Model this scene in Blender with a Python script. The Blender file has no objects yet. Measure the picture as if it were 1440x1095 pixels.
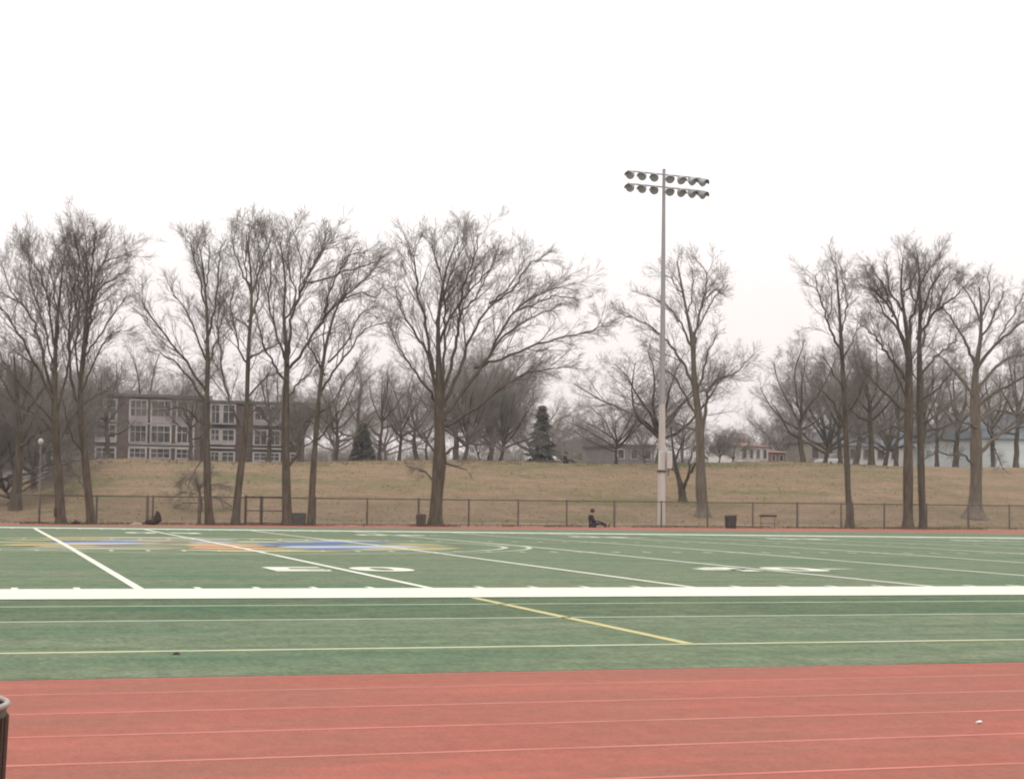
import bpy, bmesh, math, random
import numpy as np
from mathutils import Vector, noise as mnoise

scene = bpy.context.scene
COL = scene.collection
R = math.radians

# ------------------------------------------------------------------ camera
F, YAW, PITCH, ROLL, EYE = 2425.91, 0.3003, 0.0629, 0.0130, 1.4617   # focal length in photo pixels (1440 wide)
W0, H0 = 1440, 1095
fw = Vector((math.sin(YAW)*math.cos(PITCH), math.cos(YAW)*math.cos(PITCH), math.sin(PITCH)))
rt0 = Vector((math.cos(YAW), -math.sin(YAW), 0)); up0 = rt0.cross(fw)
rt = rt0*math.cos(ROLL) + up0*math.sin(ROLL); up = -rt0*math.sin(ROLL) + up0*math.cos(ROLL)
EYEP = Vector((0, 0, EYE))
cam_d = bpy.data.cameras.new('camera'); cam = bpy.data.objects.new('camera', cam_d); COL.objects.link(cam)
cam_d.sensor_width = 36; cam_d.lens = F/W0*36; cam_d.clip_start = .05; cam_d.clip_end = 6000
from mathutils import Matrix
cam.matrix_world = Matrix(((rt.x, up.x, -fw.x, 0), (rt.y, up.y, -fw.y, 0), (rt.z, up.z, -fw.z, EYE), (0, 0, 0, 1)))
scene.camera = cam

def sstep(t):
    t = min(1, max(0, t)); return t*t*(3-2*t)
def lerp(a, b, t): return a + (b-a)*t

def gz(X, Y):
    """height of the ground"""
    xc = min(70, max(0, X))
    d1 = -.06 - .0036*xc; d2 = -.27 + .002*xc
    if Y < 45: z = 0
    elif Y < 75.7: z = d1*sstep((Y-45)/30.7)
    elif Y < 98: z = lerp(d1, d2, sstep((Y-75.7)/22.3))
    else: z = d2
    if Y > 99.5:
        crest = 4.33 + .012*(xc-15) + .10*math.sin(X*.21)
        fall = sstep((X-1.5)/7.5) if X < 9 else 1
        crest = lerp(1.7, crest, fall)
        t = (Y-99.5)/37
        s = sstep(t)*.45 + min(1, t)*.55
        z += crest*s
        if Y > 136: z += (Y-136)*.012 if Y < 236 else 1.2
        z += .10*mnoise.noise(Vector((X*.12, Y*.12, 0)))*min(1, (Y-99.5)/8)
    return z

def ray(px, py):
    return (fw + rt*((px-720)/F) - up*((py-547.5)/F))
def at(px, py, Y):
    """the point on the vertical plane at depth Y seen at a photo pixel"""
    d = ray(px, py); return EYEP + d*(Y/d.y)
def on_ground(px, py, y0=8):
    d = ray(px, py); Y = y0
    while Y < 400:
        p = EYEP + d*(Y/d.y)
        if p.z <= gz(p.x, p.y): return p
        Y += .1
    return p
def foot(px, Y, py=735):
    p = at(px, py, Y); return Vector((p.x, Y, gz(p.x, Y)))

# ------------------------------------------------------------------ object helpers
def tag(o, label=None, cat=None, group=None, kind=None):
    if label: o['label'] = label
    if cat: o['category'] = cat
    if group: o['group'] = group
    if kind: o['kind'] = kind
    return o
def empty(name, loc, label, cat, group=None, rz=0):
    o = bpy.data.objects.new(name, None); COL.objects.link(o); o.location = loc; o.rotation_euler.z = rz
    o.empty_display_size = .2
    return tag(o, label, cat, group)
def link(name, me, mat=None, parent=None):
    o = bpy.data.objects.new(name, me); COL.objects.link(o)
    if mat and not me.materials: me.materials.append(mat)
    if parent: o.parent = parent
    return o
def smooth(me, ang=None):
    me.polygons.foreach_set('use_smooth', [True]*len(me.polygons))
    if ang is not None: me.set_sharp_from_angle(angle=R(ang))
def copy_tree(o, parent=None):
    c = o.copy(); COL.objects.link(c)
    if parent: c.parent = parent
    for ch in list(o.children): copy_tree(ch, c)
    return c

class MB:
    def __init__(s): s.v = []; s.f = []
    def box(s, c, size, rz=0, taper=1):
        cx, cy, cz = c; sx, sy, sz = [a/2 for a in size]; n = len(s.v); ca, sa = math.cos(rz), math.sin(rz)
        for k, (x, y, z) in enumerate([(-1,-1,-1),(1,-1,-1),(1,1,-1),(-1,1,-1),(-1,-1,1),(1,-1,1),(1,1,1),(-1,1,1)]):
            t = taper if z > 0 else 1
            X, Y = x*sx*t, y*sy*t
            s.v.append((cx+X*ca-Y*sa, cy+X*sa+Y*ca, cz+z*sz))
        for q in ((0,3,2,1),(4,5,6,7),(0,1,5,4),(1,2,6,5),(2,3,7,6),(3,0,4,7)): s.f.append(tuple(n+i for i in q))
        return s
    def tube(s, pts, rad, n=8, cap=True):
        pts = [Vector(p) for p in pts]
        if not isinstance(rad, (list, tuple)): rad = [rad]*len(pts)
        base = len(s.v)
        for i, p in enumerate(pts):
            t = (pts[min(i+1, len(pts)-1)] - pts[max(i-1, 0)]).normalized()
            a = t.cross(Vector((0, 0, 1)) if abs(t.z) < .9 else Vector((1, 0, 0))).normalized(); b = t.cross(a)
            for k in range(n):
                w = 2*math.pi*k/n; s.v.append(tuple(p + (a*math.cos(w) + b*math.sin(w))*rad[i]))
        for i in range(len(pts)-1):
            for k in range(n):
                k2 = (k+1) % n
                s.f.append((base+i*n+k, base+i*n+k2, base+(i+1)*n+k2, base+(i+1)*n+k))
        if cap:
            s.f.append(tuple(base+k for k in range(n))[::-1]); m = base+(len(pts)-1)*n
            s.f.append(tuple(m+k for k in range(n)))
        return s
    def lathe(s, c, prof, n=24, sy=1):
        base = len(s.v)
        for r, z in prof:
            for k in range(n):
                w = 2*math.pi*k/n; s.v.append((c[0]+r*math.cos(w), c[1]+r*sy*math.sin(w), c[2]+z))
        for i in range(len(prof)-1):
            for k in range(n):
                k2 = (k+1) % n; s.f.append((base+i*n+k, base+i*n+k2, base+(i+1)*n+k2, base+(i+1)*n+k))
        return s
    def prism(s, poly, y0, y1):
        """poly in x,z extruded along y"""
        n = len(poly); b = len(s.v)
        s.v += [(x, y0, z) for x, z in poly] + [(x, y1, z) for x, z in poly]
        s.f.append(tuple(b+i for i in range(n))); s.f.append(tuple(b+n+i for i in range(n))[::-1])
        for i in range(n):
            j = (i+1) % n; s.f.append((b+i, b+n+i, b+n+j, b+j))
        return s
    def mesh(s, name, fix=True):
        me = bpy.data.meshes.new(name); me.from_pydata(s.v, [], s.f); me.update()
        if fix:
            bm = bmesh.new(); bm.from_mesh(me); bmesh.ops.recalc_face_normals(bm, faces=bm.faces); bm.to_mesh(me); bm.free()
        return me
    def build(s, name, mat, parent=None, sm=None, bevel=0):
        me = s.mesh(name)
        if bevel:
            bm = bmesh.new(); bm.from_mesh(me)
            bmesh.ops.bevel(bm, geom=bm.edges[:], offset=bevel, segments=2, affect='EDGES', profile=.6)
            bm.to_mesh(me); bm.free()
        if sm is not None: smooth(me, sm)
        return link(name, me, mat, parent)

# ------------------------------------------------------------------ materials
def lin(c): return tuple((x/255/12.92 if x/255 <= .04045 else ((x/255+.055)/1.055)**2.4) for x in c)
def mat(name, col, rough=.8, spec=.3, metal=0, col2=None, scale=(1,1,1), det=6, lo=.35, hi=.65, bump=0, bscale=None, col3=None, scale3=(.1,.1,.1), lo3=.45, hi3=.7, obj=False, grain=0, gscale=(25,25,25)):
    m = bpy.data.materials.new(name); m.use_nodes = True; nt = m.node_tree; N = nt.nodes; L = nt.links
    b = N['Principled BSDF']; b.inputs['Roughness'].default_value = rough; b.inputs['Specular IOR Level'].default_value = spec
    b.inputs['Metallic'].default_value = metal; b.inputs['Base Color'].default_value = (*col, 1)
    if col2 or bump:
        tc = N.new('ShaderNodeTexCoord')
        def noise_(sc, d):
            mp = N.new('ShaderNodeMapping'); mp.inputs['Scale'].default_value = sc
            if obj: L.new(tc.outputs['Object'], mp.inputs['Vector'])
            else:
                g = N.new('ShaderNodeNewGeometry'); L.new(g.outputs['Position'], mp.inputs['Vector'])
            n = N.new('ShaderNodeTexNoise'); n.inputs['Scale'].default_value = 1; n.inputs['Detail'].default_value = d
            n.inputs['Roughness'].default_value = .6
            L.new(mp.outputs[0], n.inputs['Vector']); return n
        out = None
        if col2:
            n = noise_(scale, det); mr = N.new('ShaderNodeMapRange'); mr.inputs[1].default_value = lo; mr.inputs[2].default_value = hi
            L.new(n.outputs['Fac'], mr.inputs[0])
            mx = N.new('ShaderNodeMix'); mx.data_type = 'RGBA'; mx.inputs[6].default_value = (*col, 1); mx.inputs[7].default_value = (*col2, 1)
            L.new(mr.outputs[0], mx.inputs[0]); out = mx.outputs[2]
            if col3:
                n3 = noise_(scale3, 4); mr3 = N.new('ShaderNodeMapRange'); mr3.inputs[1].default_value = lo3; mr3.inputs[2].default_value = hi3
                L.new(n3.outputs['Fac'], mr3.inputs[0])
                mx3 = N.new('ShaderNodeMix'); mx3.data_type = 'RGBA'; mx3.inputs[7].default_value = (*col3, 1)
                L.new(out, mx3.inputs[6]); L.new(mr3.outputs[0], mx3.inputs[0]); out = mx3.outputs[2]
            if grain:
                for gs, ga in ((gscale, grain), (tuple(q*.22 for q in gscale), grain*.7)):
                    ng = noise_(gs, 3); mg = N.new('ShaderNodeMapRange'); mg.inputs[1].default_value = .3; mg.inputs[2].default_value = .7
                    mg.inputs[3].default_value = 1-ga; mg.inputs[4].default_value = 1+ga; L.new(ng.outputs['Fac'], mg.inputs[0])
                    vm = N.new('ShaderNodeVectorMath'); vm.operation = 'SCALE'; L.new(out, vm.inputs[0]); L.new(mg.outputs[0], vm.inputs['Scale']); out = vm.outputs[0]
            L.new(out, b.inputs['Base Color'])
        if bump:
            nb = noise_(bscale or scale, 6); bp = N.new('ShaderNodeBump'); bp.inputs['Strength'].default_value = bump; bp.inputs['Distance'].default_value = .02
            L.new(nb.outputs['Fac'], bp.inputs['Height']); L.new(bp.outputs[0], b.inputs['Normal'])
    return m

M = {}
M['turf'] = mat('turf', (.086,.120,.062), .85, .14, col2=(.130,.150,.092), scale=(.35,1.4,1), det=12, lo=.36, hi=.66, col3=(.060,.110,.058), scale3=(.12,.5,1), lo3=.5, hi3=.72, bump=.6, bscale=(14,30,14), grain=.30, gscale=(16,11,16))
M['turf_dark'] = mat('dark_turf', (.062,.094,.048), .9, .12, col2=(.098,.118,.066), scale=(.5,1.6,1), det=12, lo=.36, hi=.66, col3=(.042,.092,.048), scale3=(.16,.7,1), lo3=.5, hi3=.7, bump=.6, bscale=(14,30,14), grain=.30, gscale=(16,11,16))
M['track'] = mat('track', (.280,.080,.053), .8, .20, col2=(.235,.088,.058), scale=(.5,1.5,1), det=12, lo=.36, hi=.68, col3=(.35,.098,.068), scale3=(.22,.9,1), lo3=.5, hi3=.72, bump=.6, bscale=(60,60,60), grain=.13, gscale=(34,22,30))
M['grass'] = mat('hill_grass', (.143,.106,.058), .95, .1, col2=(.190,.124,.080), scale=(.16,.42,.5), det=12, lo=.38, hi=.6, col3=(.112,.098,.044), scale3=(.09,.2,.3), lo3=.5, hi3=.68, bump=.8, bscale=(3,3,3), grain=.20, gscale=(4,3,4))
M['dirt'] = mat('dirt', (.235,.15,.105), .95, .1, col2=(.165,.12,.08), scale=(.35,.8,1), det=9, col3=(.29,.195,.14), scale3=(.5,1.2,1), bump=.4, bscale=(6,6,6), grain=.25, gscale=(6,5,6))
M['leaf'] = mat('dead_leaf', (.085,.055,.032), .9, .1, col2=(.15,.10,.055), scale=(3,3,3))
M['blade'] = mat('dry_grass_blade', (.13,.12,.055), .95, .1, col2=(.19,.15,.085), scale=(1,1,1))
M['concrete'] = mat('concrete', (.30,.28,.25), .9, .2, col2=(.24,.22,.20), scale=(1.5,1.5,1.5), bump=.3, bscale=(20,20,20))
def paint(name, c, worn):
    return mat(name, c, .85, .15, col2=worn, scale=(1.1,3.2,1), det=8, lo=.45, hi=.85)
M['white'] = paint('white_turf_paint', (.56,.55,.46), (.44,.45,.37))
M['white_thin'] = paint('thin_white_turf_paint', (.38,.42,.32), (.19,.24,.16))
M['cream'] = paint('cream_turf_paint', (.43,.42,.27), (.27,.29,.17))
M['gold_line'] = paint('golden_turf_line_paint', (.42,.37,.18), (.33,.29,.14))
M['gold'] = paint('gold_turf_paint', (.42,.31,.11), (.27,.22,.10))
M['lane'] = paint('lane_line_paint', (.42,.155,.12), (.30,.098,.072))
M['orange'] = paint('orange_turf_paint', (.46,.24,.13), (.27,.19,.11))
M['blue'] = paint('blue_turf_paint', (.075,.10,.24), (.12,.155,.19))
M['sky_blue'] = paint('pale_blue_turf_paint', (.28,.32,.40), (.22,.26,.25))
M['tan'] = paint('tan_turf_paint', (.185,.178,.108), (.11,.14,.085))

def bark(name, c1, c2):
    return mat(name, c1, .95, .1, col2=c2, scale=(5,5,1.2), det=8, lo=.35, hi=.65, bump=.8, bscale=(14,14,3))
M['bark'] = bark('brown_bark', (.055,.041,.030), (.108,.086,.062))
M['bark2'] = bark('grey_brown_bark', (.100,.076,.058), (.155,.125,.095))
M['twig'] = mat('twig', (.13,.106,.090), .95, .1, col2=(.19,.158,.135), scale=(1,1,1))
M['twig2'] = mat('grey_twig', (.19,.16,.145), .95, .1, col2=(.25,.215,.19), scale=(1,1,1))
M['twig3'] = mat('brown_grey_twig', (.16,.138,.120), .95, .1, col2=(.225,.198,.172), scale=(1,1,1))
M['conifer'] = mat('conifer_needles', (.055,.052,.040), .9, .1, col2=(.10,.088,.072), scale=(2,2,2))
M['fence'] = mat('dark_brown_fence_metal', (.068,.050,.036), .6, .3, col2=(.10,.076,.056), scale=(3,3,3))
M['wire'] = mat('fence_wire', (.17,.14,.115), .6, .3)
M['pole'] = mat('galvanised_pole', (.24,.23,.235), .55, .4, metal=0.2, col2=(.30,.285,.285), scale=(1,1,.25))
M['pole_base'] = mat('pale_pole_base', (.40,.35,.32), .8, .3, col2=(.47,.42,.38), scale=(2,2,.4), bump=.2)
M['lamp'] = mat('lamp_housing', (.27,.27,.275), .5, .4, col2=(.35,.35,.355), scale=(2,2,2), obj=True)
M['lens'] = mat('lamp_glass', (.35,.36,.37), .2, .5)
M['white_metal'] = mat('white_metal', (.62,.59,.57), .6, .3, col2=(.52,.5,.48), scale=(2,2,2))
M['black'] = mat('black_plastic', (.022,.018,.016), .6, .35, col2=(.035,.028,.024), scale=(4,4,4))
M['dark_brown'] = mat('dark_brown_plastic', (.045,.030,.022), .6, .35, col2=(.065,.045,.03), scale=(4,4,4))
M['dark_grey'] = mat('dark_grey_plastic', (.06,.052,.045), .6, .3, col2=(.08,.07,.06), scale=(3,3,3))
M['bag'] = mat('dark_bag_cloth', (.03,.018,.014), .9, .1, col2=(.05,.03,.022), scale=(8,8,8), bump=.4, bscale=(20,20,20))
M['cloth_white'] = mat('pale_cloth', (.42,.37,.31), .9, .1, col2=(.34,.30,.25), scale=(8,8,8))
M['brick'] = mat('brown_brick', (.125,.090,.078), .9, .1, col2=(.092,.068,.06), scale=(.7,.7,1.5), bump=.3, bscale=(5,5,12))
M['redbrick'] = mat('red_brick', (.27,.13,.105), .9, .1, col2=(.21,.115,.10), scale=(1.5,1.5,1.5))
M['frame'] = mat('white_window_frame', (.37,.34,.32), .6, .3, col2=(.25,.225,.21), scale=(.6,.6,.6))
M['panel'] = mat('window_panel', (.30,.25,.25), .7, .2, col2=(.24,.21,.21), scale=(.5,.5,.5))
M['glass'] = mat('dark_glass', (.04,.037,.037), .2, .4, col2=(.13,.11,.10), scale=(.8,.8,.5), det=3, lo=.4, hi=.62)
M['roof'] = mat('grey_roof', (.115,.10,.10), .8, .2, col2=(.085,.075,.075), scale=(1,1,1))
M['redroof'] = mat('red_brown_roof', (.20,.12,.105), .8, .2, col2=(.19,.10,.09), scale=(1,1,1))
M['blueroof'] = mat('blue_grey_roof', (.115,.132,.15), .7, .2, col2=(.09,.108,.12), scale=(.4,.4,1))
M['white_wall'] = mat('white_wall', (.66,.62,.61), .8, .2, col2=(.55,.51,.50), scale=(.3,.3,.6))
M['pale_green_wall'] = mat('pale_green_wall', (.56,.60,.59), .8, .2, col2=(.45,.48,.48), scale=(.2,.2,.9))
M['grey_wall'] = mat('grey_wall', (.20,.18,.17), .85, .2, col2=(.155,.14,.135), scale=(.6,.6,.6))
M['tan_wall'] = mat('tan_wall', (.33,.29,.235), .85, .2, col2=(.27,.235,.19), scale=(.6,.6,.6))
M['skin'] = mat('skin', (.28,.16,.11), .6, .3, col2=(.25,.14,.10), scale=(9,9,9))
M['hair'] = mat('dark_hair', (.018,.013,.010), .7, .3, col2=(.03,.02,.016), scale=(30,30,30))
M['dark_cloth'] = mat('dark_clothes', (.028,.026,.028), .9, .1, col2=(.045,.04,.04), scale=(10,10,10))
M['trouser'] = mat('dark_trousers', (.03,.03,.036), .9, .1, col2=(.045,.045,.05), scale=(10,10,10))
M['carpaint_w'] = mat('white_car_paint', (.55,.53,.52), .3, .5, col2=(.5,.48,.47), scale=(1,1,1))
M['carpaint_s'] = mat('silver_car_paint', (.32,.31,.31), .3, .5, metal=.3, col2=(.29,.28,.28), scale=(1,1,1))
M['carpaint_r'] = mat('dark_red_car_paint', (.20,.05,.045), .3, .5, col2=(.17,.045,.04), scale=(1,1,1))
M['rubber'] = mat('tyre_rubber', (.03,.03,.03), .8, .2)
M['can'] = mat('dark_steel_green_reflection', (.085,.10,.075), .5, .4, metal=.3, col2=(.055,.04,.032), scale=(9,9,2.5), lo=.4, hi=.6, bump=.3, bscale=(12,12,4), obj=True)  # greenish grey reflection painted into the dark brown steel colour
M['can_dark'] = mat('rust_dark_rib', (.050,.024,.018), .6, .3, col2=(.08,.04,.03), scale=(8,8,3), obj=True)
M['rim'] = mat('lit_steel_rim', (.34,.28,.25), .45, .5, metal=.3, col2=(.22,.17,.15), scale=(9,9,9), obj=True)  # light caught on the can's rim, painted in as a brighter colour
M['liner'] = mat('dark_bin_inside', (.03,.02,.018), .8, .2)

# ------------------------------------------------------------------ ground, track, turf
def grid_sheet(name, xs, ys, dz, m, mask=None, parent=None):
    vs = [(x, y, gz(x, y)+dz) for y in ys for x in xs]; nx = len(xs); fs = []
    for j in range(len(ys)-1):
        for i in range(nx-1):
            fs.append((j*nx+i, j*nx+i+1, (j+1)*nx+i+1, (j+1)*nx+i))
    me = bpy.data.meshes.new(name); me.from_pydata(vs, [], fs); me.update(); smooth(me)
    o = link(name, me, m); tag(o, kind='structure'); return o
def rng(a, b, st):
    n = max(1, round((b-a)/st)); return [a+(b-a)*i/n for i in range(n+1)]
far = [-3000, -1200, -500, -250]
gx = far + rng(-150, 190, 2.5) + [280, 550, 1300, 3000]
gy = [-3000, -1000, -300, -100, -40, -10] + rng(0, 98, 2) + rng(99, 240, 1.5) + [300, 500, 1000, 2000, 4500]
grid_sheet('ground', gx, gy, -.03, M['grass'])

CX, CY = 7.01, 51.32                # midfield
HALF, RIN = 41.5, 37.27             # straight half length and radius of the track's inner edge
NL, LW = 8, 1.103
def oval(r, n=48, st=1.0):
    p = [(CX-HALF+i*(2*HALF)/40, CY-r) for i in range(40)]
    p += [(CX+HALF+r*math.sin(a), CY-r*math.cos(a)) for a in [math.pi*i/n for i in range(n)]]
    p += [(CX+HALF-i*(2*HALF)/40, CY+r) for i in range(40)]
    p += [(CX-HALF-r*math.sin(a), CY+r*math.cos(a)) for a in [math.pi*i/n for i in range(n)]]
    return p
def ring(name, r0, r1, dz, m, div=1):
    vs = []; fs = []; k = len(oval(r0))
    for j in range(div+1):
        vs += [(x, y, gz(x, y)+dz) for x, y in oval(lerp(r0, r1, j/div))]
    for j in range(div):
        for i in range(k):
            i2 = (i+1) % k; fs.append((j*k+i, (j+1)*k+i, (j+1)*k+i2, j*k+i2))
    me = bpy.data.meshes.new(name); me.from_pydata(vs, [], fs); me.update(); smooth(me)
    return tag(link(name, me, m), kind='structure')
ring('running_track', RIN, RIN+NL*LW+.15, .0, M['track'], 9)
ring('turf_field', .01, RIN, .002, M['turf'], 24)
ring('dirt_strip', RIN+NL*LW+.15, RIN+NL*LW+4.2, -.012, M['dirt'], 4)
grid_sheet('concrete_apron', rng(-40, 60, 2), rng(-6, 4.9, 1.2), .004, M['concrete'])
for i in range(0, 8):
    r = RIN + 1.0 + i*LW
    if i == 0: ring('lane_line', r, r+.05, .0015, M['lane'])
    else: ring('lane_line', r+.02, r+.075, .0015, M['lane'])
ring('track_edge_line', RIN+.06, RIN+.10, .0015, M['lane'])

def strip(vs, fs, x0, x1, y0, y1, dz, st=2.0):
    xs = rng(min(x0,x1), max(x0,x1), st); ys = rng(min(y0,y1), max(y0,y1), st); b = len(vs); n = len(xs)
    for y in ys:
        for x in xs: vs.append((x, y, gz(x, y)+dz))
    for j in range(len(ys)-1):
        for i in range(n-1): fs.append((b+j*n+i, b+j*n+i+1, b+(j+1)*n+i+1, b+(j+1)*n+i))
def mark(name, rects, m, dz=.006):
    vs, fs = [], []
    for r in rects: strip(vs, fs, *r, dz)
    me = bpy.data.meshes.new(name); me.from_pydata(vs, [], fs); me.update(); smooth(me)
    return tag(link(name, me, m), kind='structure')
YN, YF = 26.93, 75.70
XL, XR = CX-45.72, CX+45.72
mark('dark_turf_band', [(XL-11, XR+11, 20.31, 24.38)], M['turf_dark'], .004)
mark('near_sideline', [(XL-11, XR+11, 24.38, YN)], M['white'], .013)
mark('far_sideline', [(XL-11, XR+11, YF, YF+1.9)], M['white'], .013)
for k in range(-10, 11):
    x = CX + k*4.572; wd = .075 if abs(k) < 10 else .1
    mark('yard_line', [(x-wd, x+wd, YN, YF)], M['white'] , .010)
tk = []
for k in range(-50, 51):
    if k % 5 == 0: continue
    x = CX + k*.9144
    tk += [(x-.05, x+.05, YN, YN+.55), (x-.05, x+.05, YF-.6, YF), (x-.05, x+.05, YN+17.9, YN+18.5), (x-.05, x+.05, YF-18.5, YF-17.9)]
for k in range(-9, 10):
    x = CX + k*4.572
    tk += [(x-.3, x-.08, YN+18.15, YN+18.27), (x+.08, x+.3, YN+18.15, YN+18.27), (x-.3, x-.08, YF-18.27, YF-18.15), (x+.08, x+.3, YF-18.27, YF-18.15)]
mark('hash_marks', tk, M['white'], .006)
mark('thin_boundary_line', [(XL-8, XR+8, 22.86, 22.96)], M['white_thin'])
mark('thin_boundary_line', [(XL-8, XR+8, 20.20, 20.31)], M['white_thin'])
mark('soccer_touchline', [(XL-6, XR+6, 16.32, 16.44)], M['cream'], .004)
mark('soccer_touchline', [(XL-6, XR+6, 86.2, 86.32)], M['cream'])
mark('soccer_halfway_line', [(CX-.065, CX+.065, 16.44, 24.38)], M['gold_line'])
def arcring(name, cx, cy, r0, r1, m, dz=.006, n=72, sy=1):
    vs = []; fs = []
    for i in range(n):
        a = 2*math.pi*i/n
        for r in (r0, r1): x, y = cx+r*math.cos(a), cy+(r if sy == 1 else r*sy)*math.sin(a); vs.append((x, y, gz(x, y)+dz))
    for i in range(n):
        j = (i+1) % n; fs.append((2*i, 2*i+1, 2*j+1, 2*j))
    me = bpy.data.meshes.new(name); me.from_pydata(vs, [], fs); me.update()
    return tag(link(name, me, m), kind='structure')
arcring('centre_circle', CX, CY, 9.0, 9.15, M['cream'], .010)

# yard numbers painted as block digits, 1.2 x 1.85 m
def digit(ch):
    s = .44; w, h = 1.14, 1.95
    if ch == '5': return [(0,w,h-s,h),(0,s,h*.5-.02,h-s),(0,w*.95,h*.5-.02-s,h*.5-.02),(w-s,w,s*.8,h*.5-.15-s*.4),(0,w*.95,0,s)]
    if ch == '0': return [(0,s,s*.6,h-s*.6),(w-s,w,s*.6,h-s*.6),(s*.6,w-s*.6,0,s),(s*.6,w-s*.6,h-s,h)]
    if ch == '4': return [(w*.58,w*.58+s,0,h),(0,w,h*.30,h*.30+s),(0,s,h*.30+s,h*.68),(s*.6,s*1.5,h*.6,h*.85),(s*1.2,w*.6,h-s,h)]
    if ch == '3': return [(0,w,h-s,h),(w-s,w,s,h-s),(s,w-s,h*.43,h*.43+s),(0,w,0,s)]
    if ch == '2': return [(0,w,h-s,h),(w-s,w,h*.5,h-s),(0,w,h*.5-s,h*.5),(0,s,s,h*.5-s),(0,w,0,s)]
    if ch == '1': return [(w*.4,w*.4+s,0,h)]
def number(k, txt):
    x = CX + k*4.572
    for far_side in (False, True):
        rects = []
        for j, ch in enumerate(txt):
            ox = -.30-1.14 if j == 0 else .26
            if ch == '0':      # the nought is a rounded ring
                yc = (33.05+.975) if not far_side else (YF-8.1+1.85-.975); xc = x+(ox+.57)*(-1 if far_side else 1); n = 28; vs = []; fs = []
                for i in range(n):
                    a = 2*math.pi*i/n; ca, sa = math.cos(a), math.sin(a); q = .75
                    ca, sa = math.copysign(abs(ca)**q, ca), math.copysign(abs(sa)**q, sa)
                    for ra, rb in ((.20,.56),(.60,1.0)): X_, Y_ = xc+ra*ca, yc+rb*sa; vs.append((X_, Y_, gz(X_, Y_)+.010))
                for i in range(n): j2 = (i+1) % n; fs.append((2*i, 2*i+1, 2*j2+1, 2*j2))
                me = bpy.data.meshes.new('yard_number'); me.from_pydata(vs, [], fs); me.update(); tag(link('yard_number', me, M['white']), kind='structure')
                continue
            for a, b, c, d in digit(ch):
                if far_side: rects.append((x-(ox+b), x-(ox+a), YF-8.1+1.85-c-.0, YF-8.1+1.85-d))
                else: rects.append((x+ox+a, x+ox+b, 33.05+c, 33.05+d))
        mark('yard_number', rects, M['white'], .010)
    for far_side in (False, True):
        if k == 0: continue
        s_ = 1 if k > 0 else -1
        yb = 34.2 if not far_side else YF-7.2
        x0 = x + s_*(1.62 if s_ > 0 else 1.66); v = [(x0, yb-.22), (x0+s_*.85, yb), (x0, yb+.22)]
        me = bpy.data.meshes.new('direction_arrow'); me.from_pydata([(a, b, gz(a, b)+.010) for a, b in v], [], [(0,1,2) if s_ > 0 else (2,1,0)])
        tag(link('direction_arrow', me, M['white']), kind='structure')
for k, t in ((0,'50'),(2,'40'),(4,'30'),(6,'20'),(8,'10'),(-2,'40'),(-4,'30')): number(k, t)

# midfield emblem: winged shape in tan, orange and blue with pale trim
def gpoly(name, pts, m, dz, sub=1):
    bm = bmesh.new(); vs = [bm.verts.new((x, y, 0)) for x, y in pts]; bm.faces.new(vs)
    bmesh.ops.triangulate(bm, faces=bm.faces[:])
    bmesh.ops.subdivide_edges(bm, edges=bm.edges[:], cuts=3, use_grid_fill=True)
    for v in bm.verts: v.co.z = gz(v.co.x, v.co.y)+dz
    bmesh.ops.recalc_face_normals(bm, faces=bm.faces[:])
    for f in bm.faces:
        if f.normal.z < 0: f.normal_flip()
    me = bpy.data.meshes.new(name); bm.to_mesh(me); bm.free()
    return tag(link(name, me, m), kind='structure')
def ell(cx, cy, a, b, n=40, a0=0, a1=360): return [(cx+a*math.cos(R(lerp(a0,a1,i/n))), cy+b*math.sin(R(lerp(a0,a1,i/n)))) for i in range(n)]
arcring('emblem_outline', CX, CY, 8.25, 8.45, M['white_thin'], .010, sy=1)
def streaks(name, m, dz, rows):
    for x0, x1, y0, y1, tilt in rows:
        x0, x1 = (q*(.80 if q < 0 else .84) for q in (x0, x1))
        e = (x1-x0)*.18
        gpoly(name, [(CX+x0, y0+.3), (CX+x0+e, y0-.1), (CX+x1-e, y0+tilt), (CX+x1, (y0+y1)/2+tilt), (CX+x1-e*1.3, y1+tilt), (CX+x0+e*.8, y1)], m, dz)
streaks('emblem_ground', M['tan'], .0035, [(-7.4,-1.6,45.2,49.0,.8),(-5.6,3.0,49.6,56.8,.5),(.8,7.6,45.6,50.2,.4),(2.4,8.0,51.4,56.6,.2),(-6.2,2.6,57.4,61.0,.3)])
streaks('emblem_wing', M['sky_blue'], .0045, [(-6.0,-2.6,51.0,52.6,.4),(-4.2,-1.2,54.9,56.0,.2),(1.4,6.9,48.0,50.0,.8),(2.6,6.2,55.4,56.6,.2),(-1.0,1.0,53.2,54.2,.2)])
streaks('emblem_wing', M['blue'], .006, [(-6.3,-2.4,52.9,54.7,.3),(1.2,4.8,51.0,53.2,.7),(3.6,6.9,52.8,55.0,.4),(1.9,5.0,46.6,47.7,.3),(-4.8,-3.0,49.2,49.9,.3)])
streaks('emblem_shield', M['orange'], .006, [(-1.9,1.5,46.8,48.4,-.2),(-1.7,1.3,49.0,50.6,.0),(-1.2,.9,51.6,52.5,.0),(-7.6,-3.2,49.9,50.7,.5),(-2.8,-.9,55.6,56.4,.2)])
streaks('emblem_bar', M['cream'], .0075, [(-2.3,1.9,50.75,51.15,.1),(3.2,7.4,46.4,46.9,.5),(-8.3,-5.4,52.2,52.8,-.6),(-6.2,-2.4,46.6,47.1,-.3),(-2.6,2.1,45.3,45.8,0),(5.4,8.3,50.4,51.0,.2)])
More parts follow.
